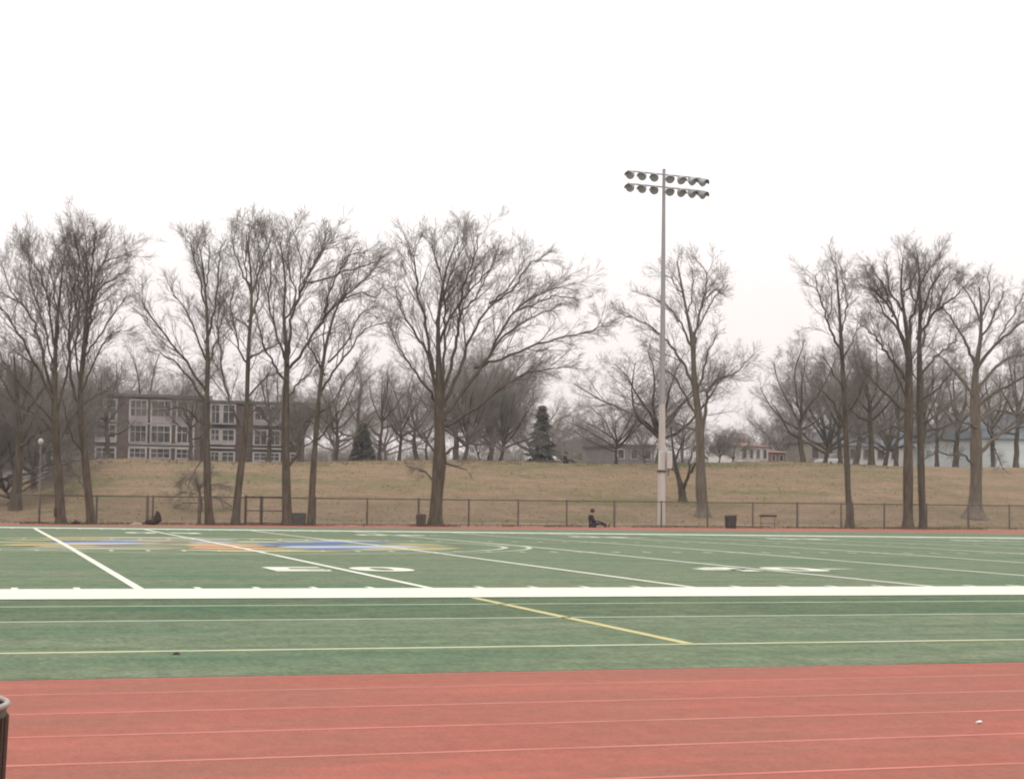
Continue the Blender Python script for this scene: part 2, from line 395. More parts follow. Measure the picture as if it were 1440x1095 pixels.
streaks('emblem_bar', M['white_thin'], .0075, [(-3.8,1.0,59.0,60.2,.2),(4.8,7.4,56.9,57.8,-.3),(-4.2,-2.0,51.4,52.0,.2),(1.0,2.8,54.2,55.2,.2),(-6.9,-4.4,48.0,48.5,.3),(-.8,1.8,57.2,58.0,.1)])
streaks('emblem_rim', M['gold'], .0075, [(-8.2,-4.6,49.2,50.0,.5),(-7.8,-3.4,54.9,55.8,.6),(-1.6,3.0,44.5,45.1,.1),(4.0,8.2,47.6,48.3,.6),(1.8,6.6,58.2,59.3,-.2),(-6.4,-2.6,57.3,58.1,.4),(6.6,8.5,52.2,53.0,.2)])
streaks('emblem_bar', M['black'], .0075, [(7.9,8.6,49.6,50.2,.1),(-2.1,-.6,52.8,53.3,.1)])

# ------------------------------------------------------------------ trees
class Tubes:
    """collects tapering polylines, builds them as one mesh"""
    def __init__(s): s.b = {}
    def add(s, pts, rad, sides): s.b.setdefault((len(pts), sides), []).append((pts, rad))
    def mesh(s, name, origin):
        V = []; Fc = []; off = 0
        for (n, k), lst in s.b.items():
            P = np.array([q[0] for q in lst], dtype=np.float64) - np.array(origin); r = np.array([q[1] for q in lst])
            T = np.empty_like(P); T[:,1:-1] = P[:,2:]-P[:,:-2]; T[:,0] = P[:,1]-P[:,0]; T[:,-1] = P[:,-1]-P[:,-2]
            T /= np.linalg.norm(T, axis=2, keepdims=True)+1e-9
            ref = np.where(np.abs(T[:,:1,2:3]) < .8, np.array([0,0,1.]), np.array([1.,0,0])); ref = np.broadcast_to(ref, T.shape)
            A = np.cross(T, ref); A /= np.linalg.norm(A, axis=2, keepdims=True)+1e-9; B = np.cross(T, A)
            w = 2*np.pi*np.arange(k)/k
            X = P[:,:,None,:] + r[:,:,None,None]*(A[:,:,None,:]*np.cos(w)[None,None,:,None] + B[:,:,None,:]*np.sin(w)[None,None,:,None])
            V.append(X.reshape(-1, 3)); m = len(lst)
            base = off + np.arange(m)[:,None,None]*n*k + np.arange(n-1)[None,:,None]*k
            kk = np.arange(k)[None,None,:]; k2 = (kk+1) % k
            q = np.stack([base+kk, base+k+kk, base+k+k2, base+k2], axis=-1).reshape(-1, 4)
            Fc.append(q); off += m*n*k
        V = np.concatenate(V); Fc = np.concatenate(Fc)
        me = bpy.data.meshes.new(name); me.vertices.add(len(V)); me.vertices.foreach_set('co', V.ravel())
        me.loops.add(len(Fc)*4); me.loops.foreach_set('vertex_index', Fc.ravel().astype(np.int32))
        me.polygons.add(len(Fc)); me.polygons.foreach_set('loop_start', np.arange(len(Fc), dtype=np.int32)*4)
        me.polygons.foreach_set('use_smooth', np.ones(len(Fc), dtype=bool))
        me.update(calc_edges=True); return me

def nrm(a):
    l = math.sqrt(a[0]*a[0]+a[1]*a[1]+a[2]*a[2]) or 1; return (a[0]/l, a[1]/l, a[2]/l)
def cross(a, b): return (a[1]*b[2]-a[2]*b[1], a[2]*b[0]-a[0]*b[2], a[0]*b[1]-a[1]*b[0])
def branch(T, rnd, p, d, L, r, lvl, S):
    """grow one branch and its children into T"""
    n = 5 if lvl <= 1 else (4 if lvl == 2 else 3)
    pts = [p]; rad = [r]; dirs = [d]; x, y, z = p; trop = S['trop'][min(lvl, len(S['trop'])-1)]; wob = S.get('wob', .16)
    for i in range(n-1):
        d = nrm((d[0]+rnd.gauss(0, wob), d[1]+rnd.gauss(0, wob), d[2]+rnd.gauss(0, wob)+trop))
        st = L/(n-1); x += d[0]*st; y += d[1]*st; z += d[2]*st
        pts.append((x, y, z)); rad.append(max(.0045, r*(1-.72*(i+1)/(n-1)))); dirs.append(d)
    T.add(pts, rad, 5 if lvl == 0 else (4 if lvl == 1 else 3))
    spawn(T, rnd, pts, rad, dirs, L, lvl, S, .2)
def spawn(T, rnd, pts, rad, dirs, L, lvl, S, t0, cnt=None):
    if lvl >= S['depth']: return
    n = len(pts); k = cnt if cnt is not None else S['kids'][lvl]
    if L < .5: k = max(2, k//2)
    for j in range(k):
        t = t0 + (1-t0)*(j+rnd.random()*.9)/k; f = t*(n-1); i = min(n-2, int(f)); u = f-i
        a, b = pts[i], pts[i+1]; p = (a[0]+(b[0]-a[0])*u, a[1]+(b[1]-a[1])*u, a[2]+(b[2]-a[2])*u)
        d = dirs[i+1]; q = nrm((rnd.gauss(0,1), rnd.gauss(0,1), rnd.gauss(0,1))); s = nrm(cross(d, q))
        ang = R(rnd.uniform(*S['ang'])); ca, sa = math.cos(ang), math.sin(ang)
        nd = (d[0]*ca+s[0]*sa, d[1]*ca+s[1]*sa, d[2]*ca+s[2]*sa)
        cl = L*S['ratio'][lvl]*rnd.uniform(.6, 1.15)*(1.15-.55*t)
        pr = rad[i]+(rad[i+1]-rad[i])*u
        branch(T, rnd, p, nd, max(.3, cl), max(.006, min(pr*.62, cl*.0125+.002)), lvl+1, S)

def smoothline(P, n):
    """Catmull-Rom through P"""
    out = []; m = len(P)-1
    for i in range(n+1):
        f = m*i/n; k = min(m-1, int(f)); t = f-k
        a, b, c, d = P[max(0,k-1)], P[k], P[k+1], P[min(m,k+2)]
        out.append(tuple(.5*((2*b[j])+(-a[j]+c[j])*t+(2*a[j]-5*b[j]+4*c[j]-d[j])*t*t+(-a[j]+3*b[j]-3*c[j]+d[j])*t*t*t) for j in range(len(b))))
    return out

STY = dict(depth=4, kids=[7,6,4,2], ratio=[.66,.62,.6,.6], ang=(15,40), trop=[.09,.06,.03,.02], wob=.10)
def traced(label, px, py, Y, trunk, limbs, seed, group='bare trees along the fence', style=None, dens=1.0, tw='twig', bk='bark', spread=1.0, minr=.03, name='bare_tree'):
    """a tree whose trunk and main limbs follow the outline seen in the photo; every limb also leans
    towards or away from the viewer so that the crown is round. px widths are turned into metres."""
    rnd = random.Random(seed); S = dict(STY); S.update(style or {})
    base = foot(px, Y, py); s = base.y/F/ray(px, py).y*1.0
    mpp = (base-EYEP).dot(fw)/F
    sq = lambda y: y + max(0, 600-y)*.085
    root = empty(name, base, label, 'tree', group)
    TT, TC = Tubes(), Tubes()
    def tube(spec, yd, r_end, sides, n, yoff=0.0, first=None):
        P = []
        for i, (x, y, w) in enumerate(spec):
            dy = yoff + yd*(i/(len(spec)-1))**1.2
            q = at(x, sq(y), Y+dy); P.append((q.x, q.y, q.z, w*mpp/2))
        return smoothline(P, n)
    trunk = [(x, y, w*(.90 if y > 640 else .80)) for x, y, w in trunk]
    tr = tube(trunk, rnd.uniform(-.4, .4), 0, 12, 22)
    b0 = tr[0]; g = gz(b0[0], b0[1])
    tr[0] = (b0[0], b0[1], min(b0[2], g)-.15, b0[3]*1.45)
    TT.add([t[:3] for t in tr], [max(.02, t[3]*(1+.05*math.sin(i*1.7))) for i, t in enumerate(tr)], 12)
    def kids(ln, lvl, L, cnt, t0):
        pts = [t[:3] for t in ln]; rad = [t[3] for t in ln]
        dirs = [nrm(tuple(pts[min(i+1,len(pts)-1)][j]-pts[max(i-1,0)][j] for j in range(3))) for i in range(len(pts))]
        spawn(TC, rnd, pts, rad, dirs, L, 0, S, t0, cnt)
    Lt = math.dist(tr[0][:3], tr[-1][:3])
    kids(tr, 0, Lt*.26, int(14*dens), .5)
    nl = len(limbs)
    for j, l in enumerate(limbs):
        pts = l['p']; w0 = l.get('w', 5)*.78; w1 = l.get('e', 1.0)
        spec = [(x, y, lerp(w0, w1, i/(len(pts)-1))) for i, (x, y) in enumerate(pts)]
        # depth at the root follows the trunk
        yd = l['d'] if 'd' in l else spread*rnd.choice((-1, 1))*rnd.uniform(.8, 3.2)
        yo = l.get('o', 0)
        ln = tube(spec, yd, 0, 7, 4*len(pts), yoff=yo)
        ln = [(x+rnd.gauss(0,.05), y+rnd.gauss(0,.05), z+rnd.gauss(0,.04), r) for x, y, z, r in ln]
        TT.add([t[:3] for t in ln], [max(.012, t[3]) for t in ln], 7)
        L = sum(math.dist(ln[i][:3], ln[i+1][:3]) for i in range(len(ln)-1))
        kids(ln, 0, max(2.2, min(4.2, L*.5))*l.get('k', 1), max(4, int(L*2.1*dens)), .22)
    b = Vector(base)
    link('trunk', TT.mesh('trunk', b), M[bk], root); link('crown', TC.mesh('crown', b), M[tw], root)
    return root
def L_(*p, **k): return dict(p=list(p), **k)

FY = 97.2
traced('tall bare tree with straight trunk at the far left, left of the leaning one', 86, 737, FY,
  [(86,738,16),(83,690,15),(80,640,14),(77,580,12),(77,520,9),(79,460,6),(84,400,4),(88,350,2)],
  [L_((77,570),(58,520),(30,465),(8,425),(-20,400),w=6), L_((77,560),(62,500),(48,440),(20,400),(0,345),w=6),
   L_((78,500),(72,440),(62,385),(45,345),(28,322),w=5), L_((77,530),(68,470),(55,420),(42,370),(40,335),w=4), L_((78,590),(94,520),(102,450),(108,390),(98,325),w=5),
   L_((79,480),(80,420),(72,370),(78,325),w=4), L_((80,620),(60,590),(30,570),(-5,545),w=5), L_((79,600),(50,560),(20,520),(-10,470),w=5),
   L_((80,630),(100,590),(125,560),(150,545),w=4)], 11, dens=1.25)
traced('bare tree leaning left with forked crown, right of the straight far left trunk', 129, 737, FY,
  [(129,738,14),(125,700,13),(119,640,12),(114,590,10),(113,540,8),(117,480,6),(122,420,4.5),(124,370,3),(118,325,1.5)],
  [L_((113,575),(100,515),(97,460),(102,400),(112,345),(105,305),w=6), L_((115,520),(124,450),(130,395),(146,350),(175,335),w=6),
   L_((118,480),(128,420),(148,380),(182,362),w=5), L_((114,550),(132,500),(150,465),(172,450),w=4), L_((116,500),(140,460),(162,425),(178,400),w=4),
   L_((122,420),(130,370),(130,320),(138,305),w=4), L_((113,560),(108,480),(112,420),(122,350),(122,310),w=4), L_((120,640),(105,620),(95,595),(90,560),w=4),
   L_((123,420),(112,380),(98,340),(92,310),w=3), L_((124,690),(112,675),(100,655),w=4,k=.6)], 12, dens=1.25)
traced('slender bare tree with one straight trunk in front of the school windows', 294, 737, FY,
  [(295,738,14),(292,690,12.5),(291,620,11),(291,560,9),(292,490,7),(291,430,5),(287,370,3.5),(281,325,2)],
  [L_((290,565),(268,528),(240,495),(215,478),w=5), L_((289,545),(262,500),(235,462),(208,424),(200,400),w=5), L_((290,500),(274,450),(255,412),(240,385),w=4),
   L_((291,470),(302,420),(308,370),(310,312),w=5), L_((290,420),(280,370),(268,325),(262,312),w=4), L_((291,520),(300,480),(312,440),(318,400),w=4),
   L_((288,390),(295,345),(290,308),w=3), L_((290,600),(270,580),(248,570),(225,575),w=4), L_((292,640),(275,660),(262,690),w=3,k=.6)], 13, dens=1.0)
traced('bare tree with bowed trunk between the slender tree and the forked tree', 332, 737, FY,
  [(331,738,13),(335,690,12),(341,640,11),(346,590,9),(348,530,8),(350,470,7),(354,410,5),(352,355,3.5),(346,305,1.6)],
  [L_((347,560),(368,528),(392,518),w=4), L_((350,495),(372,482),(398,468),w=4), L_((351,450),(330,432),(306,414),w=3.5), L_((345,605),(328,575),(312,510),(306,450),(310,400),w=5),
   L_((353,405),(366,355),(378,318),(386,296),w=4), L_((352,385),(336,350),(326,312),w=3.5), L_((352,400),(345,350),(350,300),(348,288),w=3), L_((350,440),(362,400),(362,345),(370,300),w=3.5),
   L_((346,590),(362,570),(372,580),w=3), L_((349,510),(335,470),(325,420),(332,370),w=4)], 14, dens=1.1)
traced('large bare tree with fanning crown beside the dark crate at the fence', 403, 737, FY,
  [(404,738,15),(403,700,15),(402,640,13),(402,570,12),(403,520,10),(403,480,8),(399,430,5),(401,375,3.5),(394,315,2)],
  [L_((403,505),(409,450),(419,405),(432,370),(445,338),(468,318),w=6), L_((404,515),(430,475),(455,435),(484,402),(512,372),(532,348),w=6),
   L_((430,380),(460,372),(498,356),(534,345),w=4), L_((402,530),(382,500),(366,460),(358,415),w=5), L_((402,500),(388,455),(378,405),(382,350),(374,305),w=5),
   L_((420,405),(424,350),(412,300),w=3), L_((432,370),(452,330),(458,305),w=3), L_((455,435),(465,390),(490,340),(520,330),w=4), L_((480,405),(505,395),(530,400),(540,380),w=3),
   L_((404,660),(416,640),(426,610),(440,590),w=6,k=.7), L_((403,560),(420,530),(440,510),(452,480),w=4), L_((401,440),(415,400),(405,350),(410,300),w=4)], 15, dens=1.2)
traced('bare tree with thin straight trunk just right of the fanning tree', 438, 737, FY,
  [(437,738,11),(439,690,11),(442,640,10),(446,590,9),(450,540,7),(456,490,6),(464,450,4.5),(476,412,3),(494,380,1.6)],
  [L_((451,545),(472,510),(492,482),(512,452),(545,438),w=5), L_((455,520),(442,490),(432,460),(436,430),w=4), L_((462,500),(488,470),(502,435),(520,418),w=4),
   L_((446,600),(432,590),(420,610),w=4,k=.6), L_((448,580),(470,560),(490,520),(510,500),w=4), L_((456,490),(455,450),(462,420),(455,390),w=3), L_((446,620),(462,600),(478,575),(495,560),w=4)], 16, dens=1.0)
traced('biggest bare tree, its broad crown reaching far right from a thick trunk', 613, 737, FY,
  [(612,740,22),(614,700,20),(618,650,21),(618,600,19),(617,550,16),(617,500,10),(616,450,7),(620,400,5),(630,350,3),(645,312,1.8)],
  [L_((615,560),(604,498),(586,460),(564,420),(554,378),w=7), L_((612,520),(600,455),(590,400),(582,345),(576,330),w=6), L_((618,520),(616,440),(624,395),(641,350),(658,308),w=7),
   L_((620,560),(625,480),(627,425),(620,370),(606,322),w=6), L_((622,560),(640,480),(646,430),(652,385),(668,340),(672,305),w=7), L_((623,570),(648,505),(660,464),(690,412),(718,380),(738,340),w=7),
   L_((624,590),(655,540),(688,490),(704,455),(728,418),(762,395),(808,380),w=8), L_((670,510),(705,495),(768,470),(832,452),(850,440),w=6,o=1.5,d=1.0), L_((626,600),(680,560),(722,528),(745,516),(805,508),w=7),
   L_((690,485),(720,450),(755,430),(790,410),w=5,o=1.0,d=1.5), L_((646,430),(668,400),(688,360),(702,325),w=4,o=.8), L_((616,640),(598,618),(580,600),(562,590),w=5), L_((613,680),(603,668),(590,660),(572,655),w=5,k=.5),
   L_((625,650),(640,656),(656,661),w=4,k=.5), L_((622,640),(650,627),(690,625),w=5), L_((612,560),(588,522),(562,482),(546,440),w=5), L_((690,410),(720,390),(745,350),(770,345),w=4,o=1),
   L_((618,470),(640,420),(670,380),(700,345),w=5), L_((720,425),(750,412),(780,400),(815,405),w=4,o=1.5)], 17, dens=1.05, spread=1.35)
traced('bare tree with flared base on the slope right of the light pole', 987, 722, 106,
  [(988,725,24),(988,712,19),(986,690,17),(985,640,16),(984,600,14),(980,560,12),(976,520,10),(974,470,8),(966,425,5),(958,380,3.5),(952,345,2)],
  [L_((976,470),(979,452),(988,412),(994,368),(985,350),w=6), L_((974,480),(962,450),(944,420),(908,396),w=5), L_((978,545),(958,500),(940,470),(900,436),(880,430),w=6),
   L_((982,590),(960,545),(938,510),(920,495),w=5), L_((985,620),(992,570),(996,545),(1008,528),(1036,516),(1048,498),w=7), L_((980,550),(990,510),(998,480),(1010,455),w=5),
   L_((988,412),(1005,390),(1022,400),w=4,k=.8), L_((975,460),(990,430),(1005,400),(1020,380),w=4), L_((960,400),(945,375),(930,360),w=3), L_((966,425),(975,390),(970,350),w=3), L_((986,610),(965,600),(945,590),(930,560),w=4)], 18, group='bare trees on the slope behind the fence', dens=1.0, bk='bark2')
traced('small low forked bare tree on the slope between light pole and flared tree', 959, 700, 113,
  [(960,702,13),(959,692,12),(956,678,9),(950,655,6),(946,628,4),(944,600,2)],
  [L_((960,690),(968,668),(980,650),(992,640),w=7), L_((953,665),(940,655),(930,650),w=3), L_((950,650),(958,625),(970,600),w=4), L_((968,668),(972,640),(985,615),w=4)], 19, group='bare trees on the slope behind the fence', dens=1.1, style=dict())
traced('very slim bare tree with a single upright trunk behind the fence on the right', 1195, 737, FY+1.8,
  [(1195,740,13),(1195,712,12),(1193,700,9.5),(1191,650,9),(1188,580,8.5),(1185,510,8),(1182,450,6),(1179,400,4),(1175,355,2)],
  [L_((1184,490),(1172,462),(1162,430),(1150,392),(1146,365),w=5), L_((1188,600),(1170,560),(1150,540),w=4), L_((1186,540),(1172,520),(1158,490),w=3.5), L_((1182,460),(1190,420),(1188,380),w=3),
   L_((1184,500),(1198,470),(1208,440),w=3), L_((1180,410),(1186,380),(1180,345),w=2.5), L_((1188,580),(1204,560),(1215,530),w=3), L_((1164,435),(1170,400),(1163,365),w=3)], 20, dens=1.0, style=dict(ang=(18,38)))
traced('tall bare tree with thick trunk and round crown, left one of the close pair', 1277, 738, FY,
  [(1277,742,19),(1277,720,16),(1277,650,15),(1278,580,15),(1278,530,14),(1278,480,10),(1272,430,6),(1267,385,4),(1270,340,2)],
  [L_((1277,480),(1256,425),(1234,396),(1210,380),w=6), L_((1256,430),(1246,390),(1226,355),w=4), L_((1277,470),(1285,420),(1300,370),(1318,340),w=6), L_((1268,400),(1285,370),(1292,340),w=4),
   L_((1277,580),(1248,552),(1224,524),(1210,505),w=6), L_((1277,530),(1250,490),(1228,460),(1206,440),w=6), L_((1278,500),(1262,450),(1240,420),(1228,385),w=5), L_((1277,610),(1255,600),(1235,610),w=4,k=.7), L_((1277,560),(1262,520),(1250,470),w=4),
   L_((1270,420),(1250,390),(1248,350),w=4)], 21, dens=1.35)
traced('bare tree with thinner trunk and crown leaning right, right one of the close pair', 1297, 738, FY+.4,
  [(1298,742,13),(1297,720,11),(1295,650,11),(1293,580,11),(1293,520,10),(1293,470,8),(1294,420,6),(1293,370,4),(1290,335,2)],
  [L_((1290,465),(1316,422),(1340,402),(1362,378),w=6), L_((1294,440),(1308,390),(1328,352),w=5), L_((1293,560),(1320,540),(1340,515),w=5), L_((1294,520),(1318,490),(1340,470),(1352,445),w=5),
   L_((1294,600),(1312,575),(1335,562),w=4), L_((1318,420),(1328,390),(1350,360),w=4), L_((1293,490),(1302,450),(1312,400),(1308,355),w=4), L_((1294,420),(1280,390),(1284,350),w=4), L_((1295,540),(1280,500),(1300,470),w=3)], 22, dens=1.35)
traced('spreading bare tree with widely flared roots near the right end of the slope', 1370, 720, 106,
  [(1370,726,36),(1371,712,24),(1372,695,19),(1373,650,19),(1372,600,19),(1371,560,17),(1372,515,11),(1378,470,7),(1380,425,5),(1377,385,2.5)],
  [L_((1373,570),(1398,548),(1420,535),(1450,518),(1480,505),w=8), L_((1374,510),(1400,474),(1434,442),(1460,420),w=7), L_((1370,500),(1354,462),(1336,430),(1320,412),w=6), L_((1369,550),(1340,512),(1318,486),w=6),
   L_((1376,640),(1396,618),(1420,603),(1460,596),(1490,600),w=8), L_((1369,655),(1356,640),(1338,640),(1317,636),(1300,644),w=5,k=.5), L_((1375,590),(1402,575),(1436,580),(1470,570),w=6),
   L_((1374,540),(1410,500),(1442,488),(1475,480),w=6), L_((1378,470),(1398,430),(1412,392),w=5), L_((1378,440),(1365,400),(1352,382),w=4), L_((1380,430),(1392,395),(1388,370),w=4), L_((1375,600),(1350,590),(1330,570),w=5), L_((1400,474),(1425,430),(1440,395),w=4), L_((1396,618),(1402,640),(1412,660),w=3,k=.5)],
  23, group='bare trees on the slope behind the fence', dens=1.25, bk='bark2', spread=1.3)
traced('bare tree with dark trunk low on the slope at the far left edge', 22, 700, 112,
  [(22,702,17),(24,680,15),(26,650,13),(28,610,11),(25,570,8),(22,530,5),(20,490,3)],
  [L_((27,620),(10,590),(-10,560),(-30,540),w=6), L_((27,600),(45,565),(62,540),w=6), L_((25,570),(5,530),(-5,495),w=5), L_((26,580),(42,535),(48,490),w=5), L_((28,630),(50,610),(72,600),w=5), L_((24,560),(30,520),(32,480),w=4)], 24,
  group='bare trees on the slope behind the fence', dens=1.7)
traced('pale low bare sapling spreading in front of the slender tree', 283, 716, 107,
  [(283,724,5),(283,705,4),(280,690,3),(276,675,2)],
  [L_((283,700),(262,692),(240,700),w=2,k=.55), L_((282,695),(300,680),(322,684),w=2,k=.55), L_((280,688),(262,672),(250,680),w=2,k=.5), L_((283,705),(305,700),(328,712),w=2,k=.5), L_((281,690),(290,670),(300,662),w=2,k=.5), L_((283,708),(255,708),(235,722),w=2,k=.5)], 25,
  group='bare trees on the slope behind the fence', dens=3.2, tw='twig3', bk='bark2', name='bare_sapling', style=dict(depth=3, kids=[5,6,5], trop=[.0,-.02,-.02]))

# trees on and beyond the crest: procedural crowns, a few kinds, then copied
def wild(seed, H, rad, split, kinds, trop=.10, nlimb=9, wob=.15, up=.75):
    rnd = random.Random(seed); TT, TC = Tubes(), Tubes()
    r0 = H*.024; pts = []; 
    for i in range(9):
        t = i/8; pts.append((rnd.gauss(0,.05)+.25*math.sin(t*3+seed), rnd.gauss(0,.05), -.2+H*split*1.5*t))
    TT.add(pts, [r0*(1.35 if i == 0 else 1-.55*i/8) for i in range(9)], 9)
    S = dict(depth=4, kids=kinds, ratio=[.62,.58,.6,.6], ang=(25,60), trop=[.06,.06,.03,.02], wob=wob)
    for j in range(nlimb):
        t = .62+.38*j/(nlimb-1); k = min(7, int(t*8)); a = j*2.4+rnd.random(); el = lerp(.25, 1.35, (j/(nlimb-1))**.9)*up+.1
        d = (math.cos(a)*math.cos(el), math.sin(a)*math.cos(el), math.sin(el)); p = pts[k]
        L = math.hypot(rad*math.cos(el), (H-p[2])*math.sin(el))*rnd.uniform(.82, 1.02)
        ln = [p]; dd = d; n = 7
        for i in range(n-1):
            dd = nrm((dd[0]+rnd.gauss(0,wob), dd[1]+rnd.gauss(0,wob), dd[2]+rnd.gauss(0,wob)+trop*.6)); q = ln[-1]; st = L/(n-1)
            ln.append((q[0]+dd[0]*st, q[1]+dd[1]*st, q[2]+dd[2]*st))
        rr = [max(.02, r0*.45*(1-.8*i/(n-1))) for i in range(n)]; TT.add(ln, rr, 6)
        dirs = [nrm(tuple(ln[min(i+1,n-1)][m]-ln[max(i-1,0)][m] for m in range(3))) for i in range(n)]
        spawn(TC, rnd, ln, rr, dirs, max(2.5, L*.62), 0, S, .2, int(9+L*1.1))
    return TT.mesh('trunk', (0,0,0)), TC.mesh('crown', (0,0,0))
WK = {'round': wild(31, 12, 6.0, .28, [6,6,4,3]), 'wide': wild(32, 11, 8.0, .2, [6,6,4,3], trop=.05, nlimb=11, up=.62),
      'tall': wild(33, 15, 5.0, .34, [6,6,4,3], trop=.14), 'dense': wild(34, 11, 6.2, .16, [7,8,5,3], nlimb=13, up=.85), 'small': wild(35, 6, 3.6, .15, [6,6,4,3], nlimb=9)}
WM = {}
def wtree(kind, px, Y, top, label, group, wide=1.0, tw='twig3', bk='bark', rz=None, base_y=655, name='bare_tree', sink=0):
    """copy of a kind, as tall as needed for its top to stand at photo row top"""
    p = foot(px, Y, base_y); p.z -= sink
    H = at(px, top, Y).z - p.z
    h0 = {'round':12.6,'wide':10.5,'tall':15.2,'dense':11.6,'small':6.3}[kind]
    s = H/h0; root = empty(name, p, label, 'tree', group, rz=rz if rz is not None else (px*.37) % 6.28)
    root.scale = (s*wide, s*wide, s)
    for nm, me, m in (('trunk', WK[kind][0], bk), ('crown', WK[kind][1], tw)):
        key = (kind, nm, m)
        if key not in WM: q = me.copy(); q.materials.clear(); q.materials.append(M[m]); WM[key] = q
        link(nm, WM[key], None, root)
    return root
CG = 'bare trees on the crest of the slope'; FG = 'bare trees beyond the crest'
wtree('dense', -25, 118, 470, 'dense bare tree cut by the left photo edge, behind the far left trees', CG, 1.15, base_y=690)
wtree('dense', 48, 128, 505, 'dense dark bare tree behind the pale lamp post', CG, 1.2, base_y=680)
wtree('round', 96, 132, 520, 'bushy bare tree behind the two far left trunks', CG, 1.3, base_y=660)
wtree('small', 8, 118, 590, 'low twiggy bare tree at the left edge beyond the dark trunk', CG, 1.4, base_y=690)
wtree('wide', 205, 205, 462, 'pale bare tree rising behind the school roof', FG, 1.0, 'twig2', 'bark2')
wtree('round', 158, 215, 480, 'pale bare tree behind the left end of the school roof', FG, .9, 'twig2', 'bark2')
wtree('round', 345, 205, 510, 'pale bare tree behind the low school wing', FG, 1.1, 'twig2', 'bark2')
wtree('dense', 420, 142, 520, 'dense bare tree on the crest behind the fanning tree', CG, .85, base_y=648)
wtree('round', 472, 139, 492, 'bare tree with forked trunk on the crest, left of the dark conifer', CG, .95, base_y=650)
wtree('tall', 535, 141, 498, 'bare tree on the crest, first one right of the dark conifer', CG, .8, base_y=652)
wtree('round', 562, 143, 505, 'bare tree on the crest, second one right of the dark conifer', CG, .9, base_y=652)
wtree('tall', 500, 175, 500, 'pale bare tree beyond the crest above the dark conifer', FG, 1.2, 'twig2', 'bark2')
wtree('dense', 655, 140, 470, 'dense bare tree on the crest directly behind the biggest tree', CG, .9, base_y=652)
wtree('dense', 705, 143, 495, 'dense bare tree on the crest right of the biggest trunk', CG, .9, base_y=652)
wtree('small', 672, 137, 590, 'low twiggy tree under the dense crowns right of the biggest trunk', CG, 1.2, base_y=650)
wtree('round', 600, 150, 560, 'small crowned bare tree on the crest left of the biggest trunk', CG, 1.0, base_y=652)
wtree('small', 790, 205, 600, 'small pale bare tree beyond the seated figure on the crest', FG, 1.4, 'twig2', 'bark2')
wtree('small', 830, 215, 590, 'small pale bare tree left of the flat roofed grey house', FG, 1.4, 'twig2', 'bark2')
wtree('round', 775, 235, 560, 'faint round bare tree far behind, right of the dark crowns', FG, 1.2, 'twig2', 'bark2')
wtree('wide', 925, 137, 462, 'wide spreading bare tree on the crest behind the light pole', CG, 1.12, base_y=654, rz=.4)
wtree('wide', 868, 139, 535, 'spreading bare tree leaning over the flat roofed grey house', CG, .9, base_y=654, rz=2.0)
wtree('dense', 1012, 150, 592, 'bushy low tree right of the flared slope tree', CG, 1.0, base_y=655)
wtree('small', 1032, 160, 600, 'twiggy low tree left of the white low house', CG, 1.2, base_y=655)
wtree('round', 1128, 140, 455, 'round bare tree on the crest, leftmost of the right hand cluster', CG, .95, base_y=655)
wtree('round', 1181, 142, 470, 'bare tree on the crest directly behind the very slim tree', CG, .85, base_y=655)
wtree('tall', 1224, 141, 452, 'bare tree with dark trunk on the crest in front of the white hall', CG, 1.0, base_y=657)
wtree('wide', 1095, 190, 560, 'pale spreading tree above the white low house', FG, .9, 'twig2', 'bark2')
wtree('tall', 1262, 150, 480, 'upright bare tree beyond the left one of the close pair', CG, .8, base_y=657)
wtree('tall', 1318, 155, 490, 'upright bare tree between the close pair and the spreading tree', CG, .8, base_y=657)
wtree('tall', 1430, 150, 460, 'bare tree at the right edge behind the spreading tree', CG, .9, base_y=657)
wtree('round', 960, 215, 555, 'faint bare tree far behind the flared slope tree', FG, 1.2, 'twig2', 'bark2')
wtree('small', 905, 150, 598, 'low twiggy tree beside the grey house, left of the light pole', CG, 1.1, base_y=654)


for px, Y, top, kind, wd, label in (
  (-2, 150, 480, 'round', 1.2, 'tall round bare tree behind the dark left edge tree'),
  (70, 150, 478, 'dense', 1.1, 'tall dense bare tree between the lamp post and the straight far left trunk'),
  (118, 160, 500, 'tall', 1.4, 'upright bare tree behind the two far left trunks'),
  (585, 160, 500, 'round', 1.1, 'round bare tree beyond the crest left of the biggest trunk'),
  (640, 158, 465, 'round', 1.2, 'tall round bare tree beyond the crest right behind the biggest trunk'),
  (690, 165, 458, 'dense', 1.1, 'tallest dense bare tree beyond the crest right of the biggest trunk'),
  (1160, 160, 470, 'dense', .95, 'dense bare tree beyond the round crest tree, left of the very slim tree'),
  (1205, 168, 465, 'round', 1.1, 'round bare tree beyond the dark trunked crest tree'),
  (1245, 175, 470, 'dense', .9, 'dense bare tree beyond the white hall end'),
  (1298, 142, 490, 'tall', 1.2, 'tall bare tree on the crest behind the close pair'),
  (1345, 170, 490, 'tall', 1.2, 'upright bare tree beyond the white hall left of the spreading tree'),
  (1395, 172, 500, 'tall', 1.2, 'slim bare tree right behind the spreading tree trunk')):
    wtree(kind, px, Y, top, label, CG if Y < 151 else FG, wd, base_y=652)
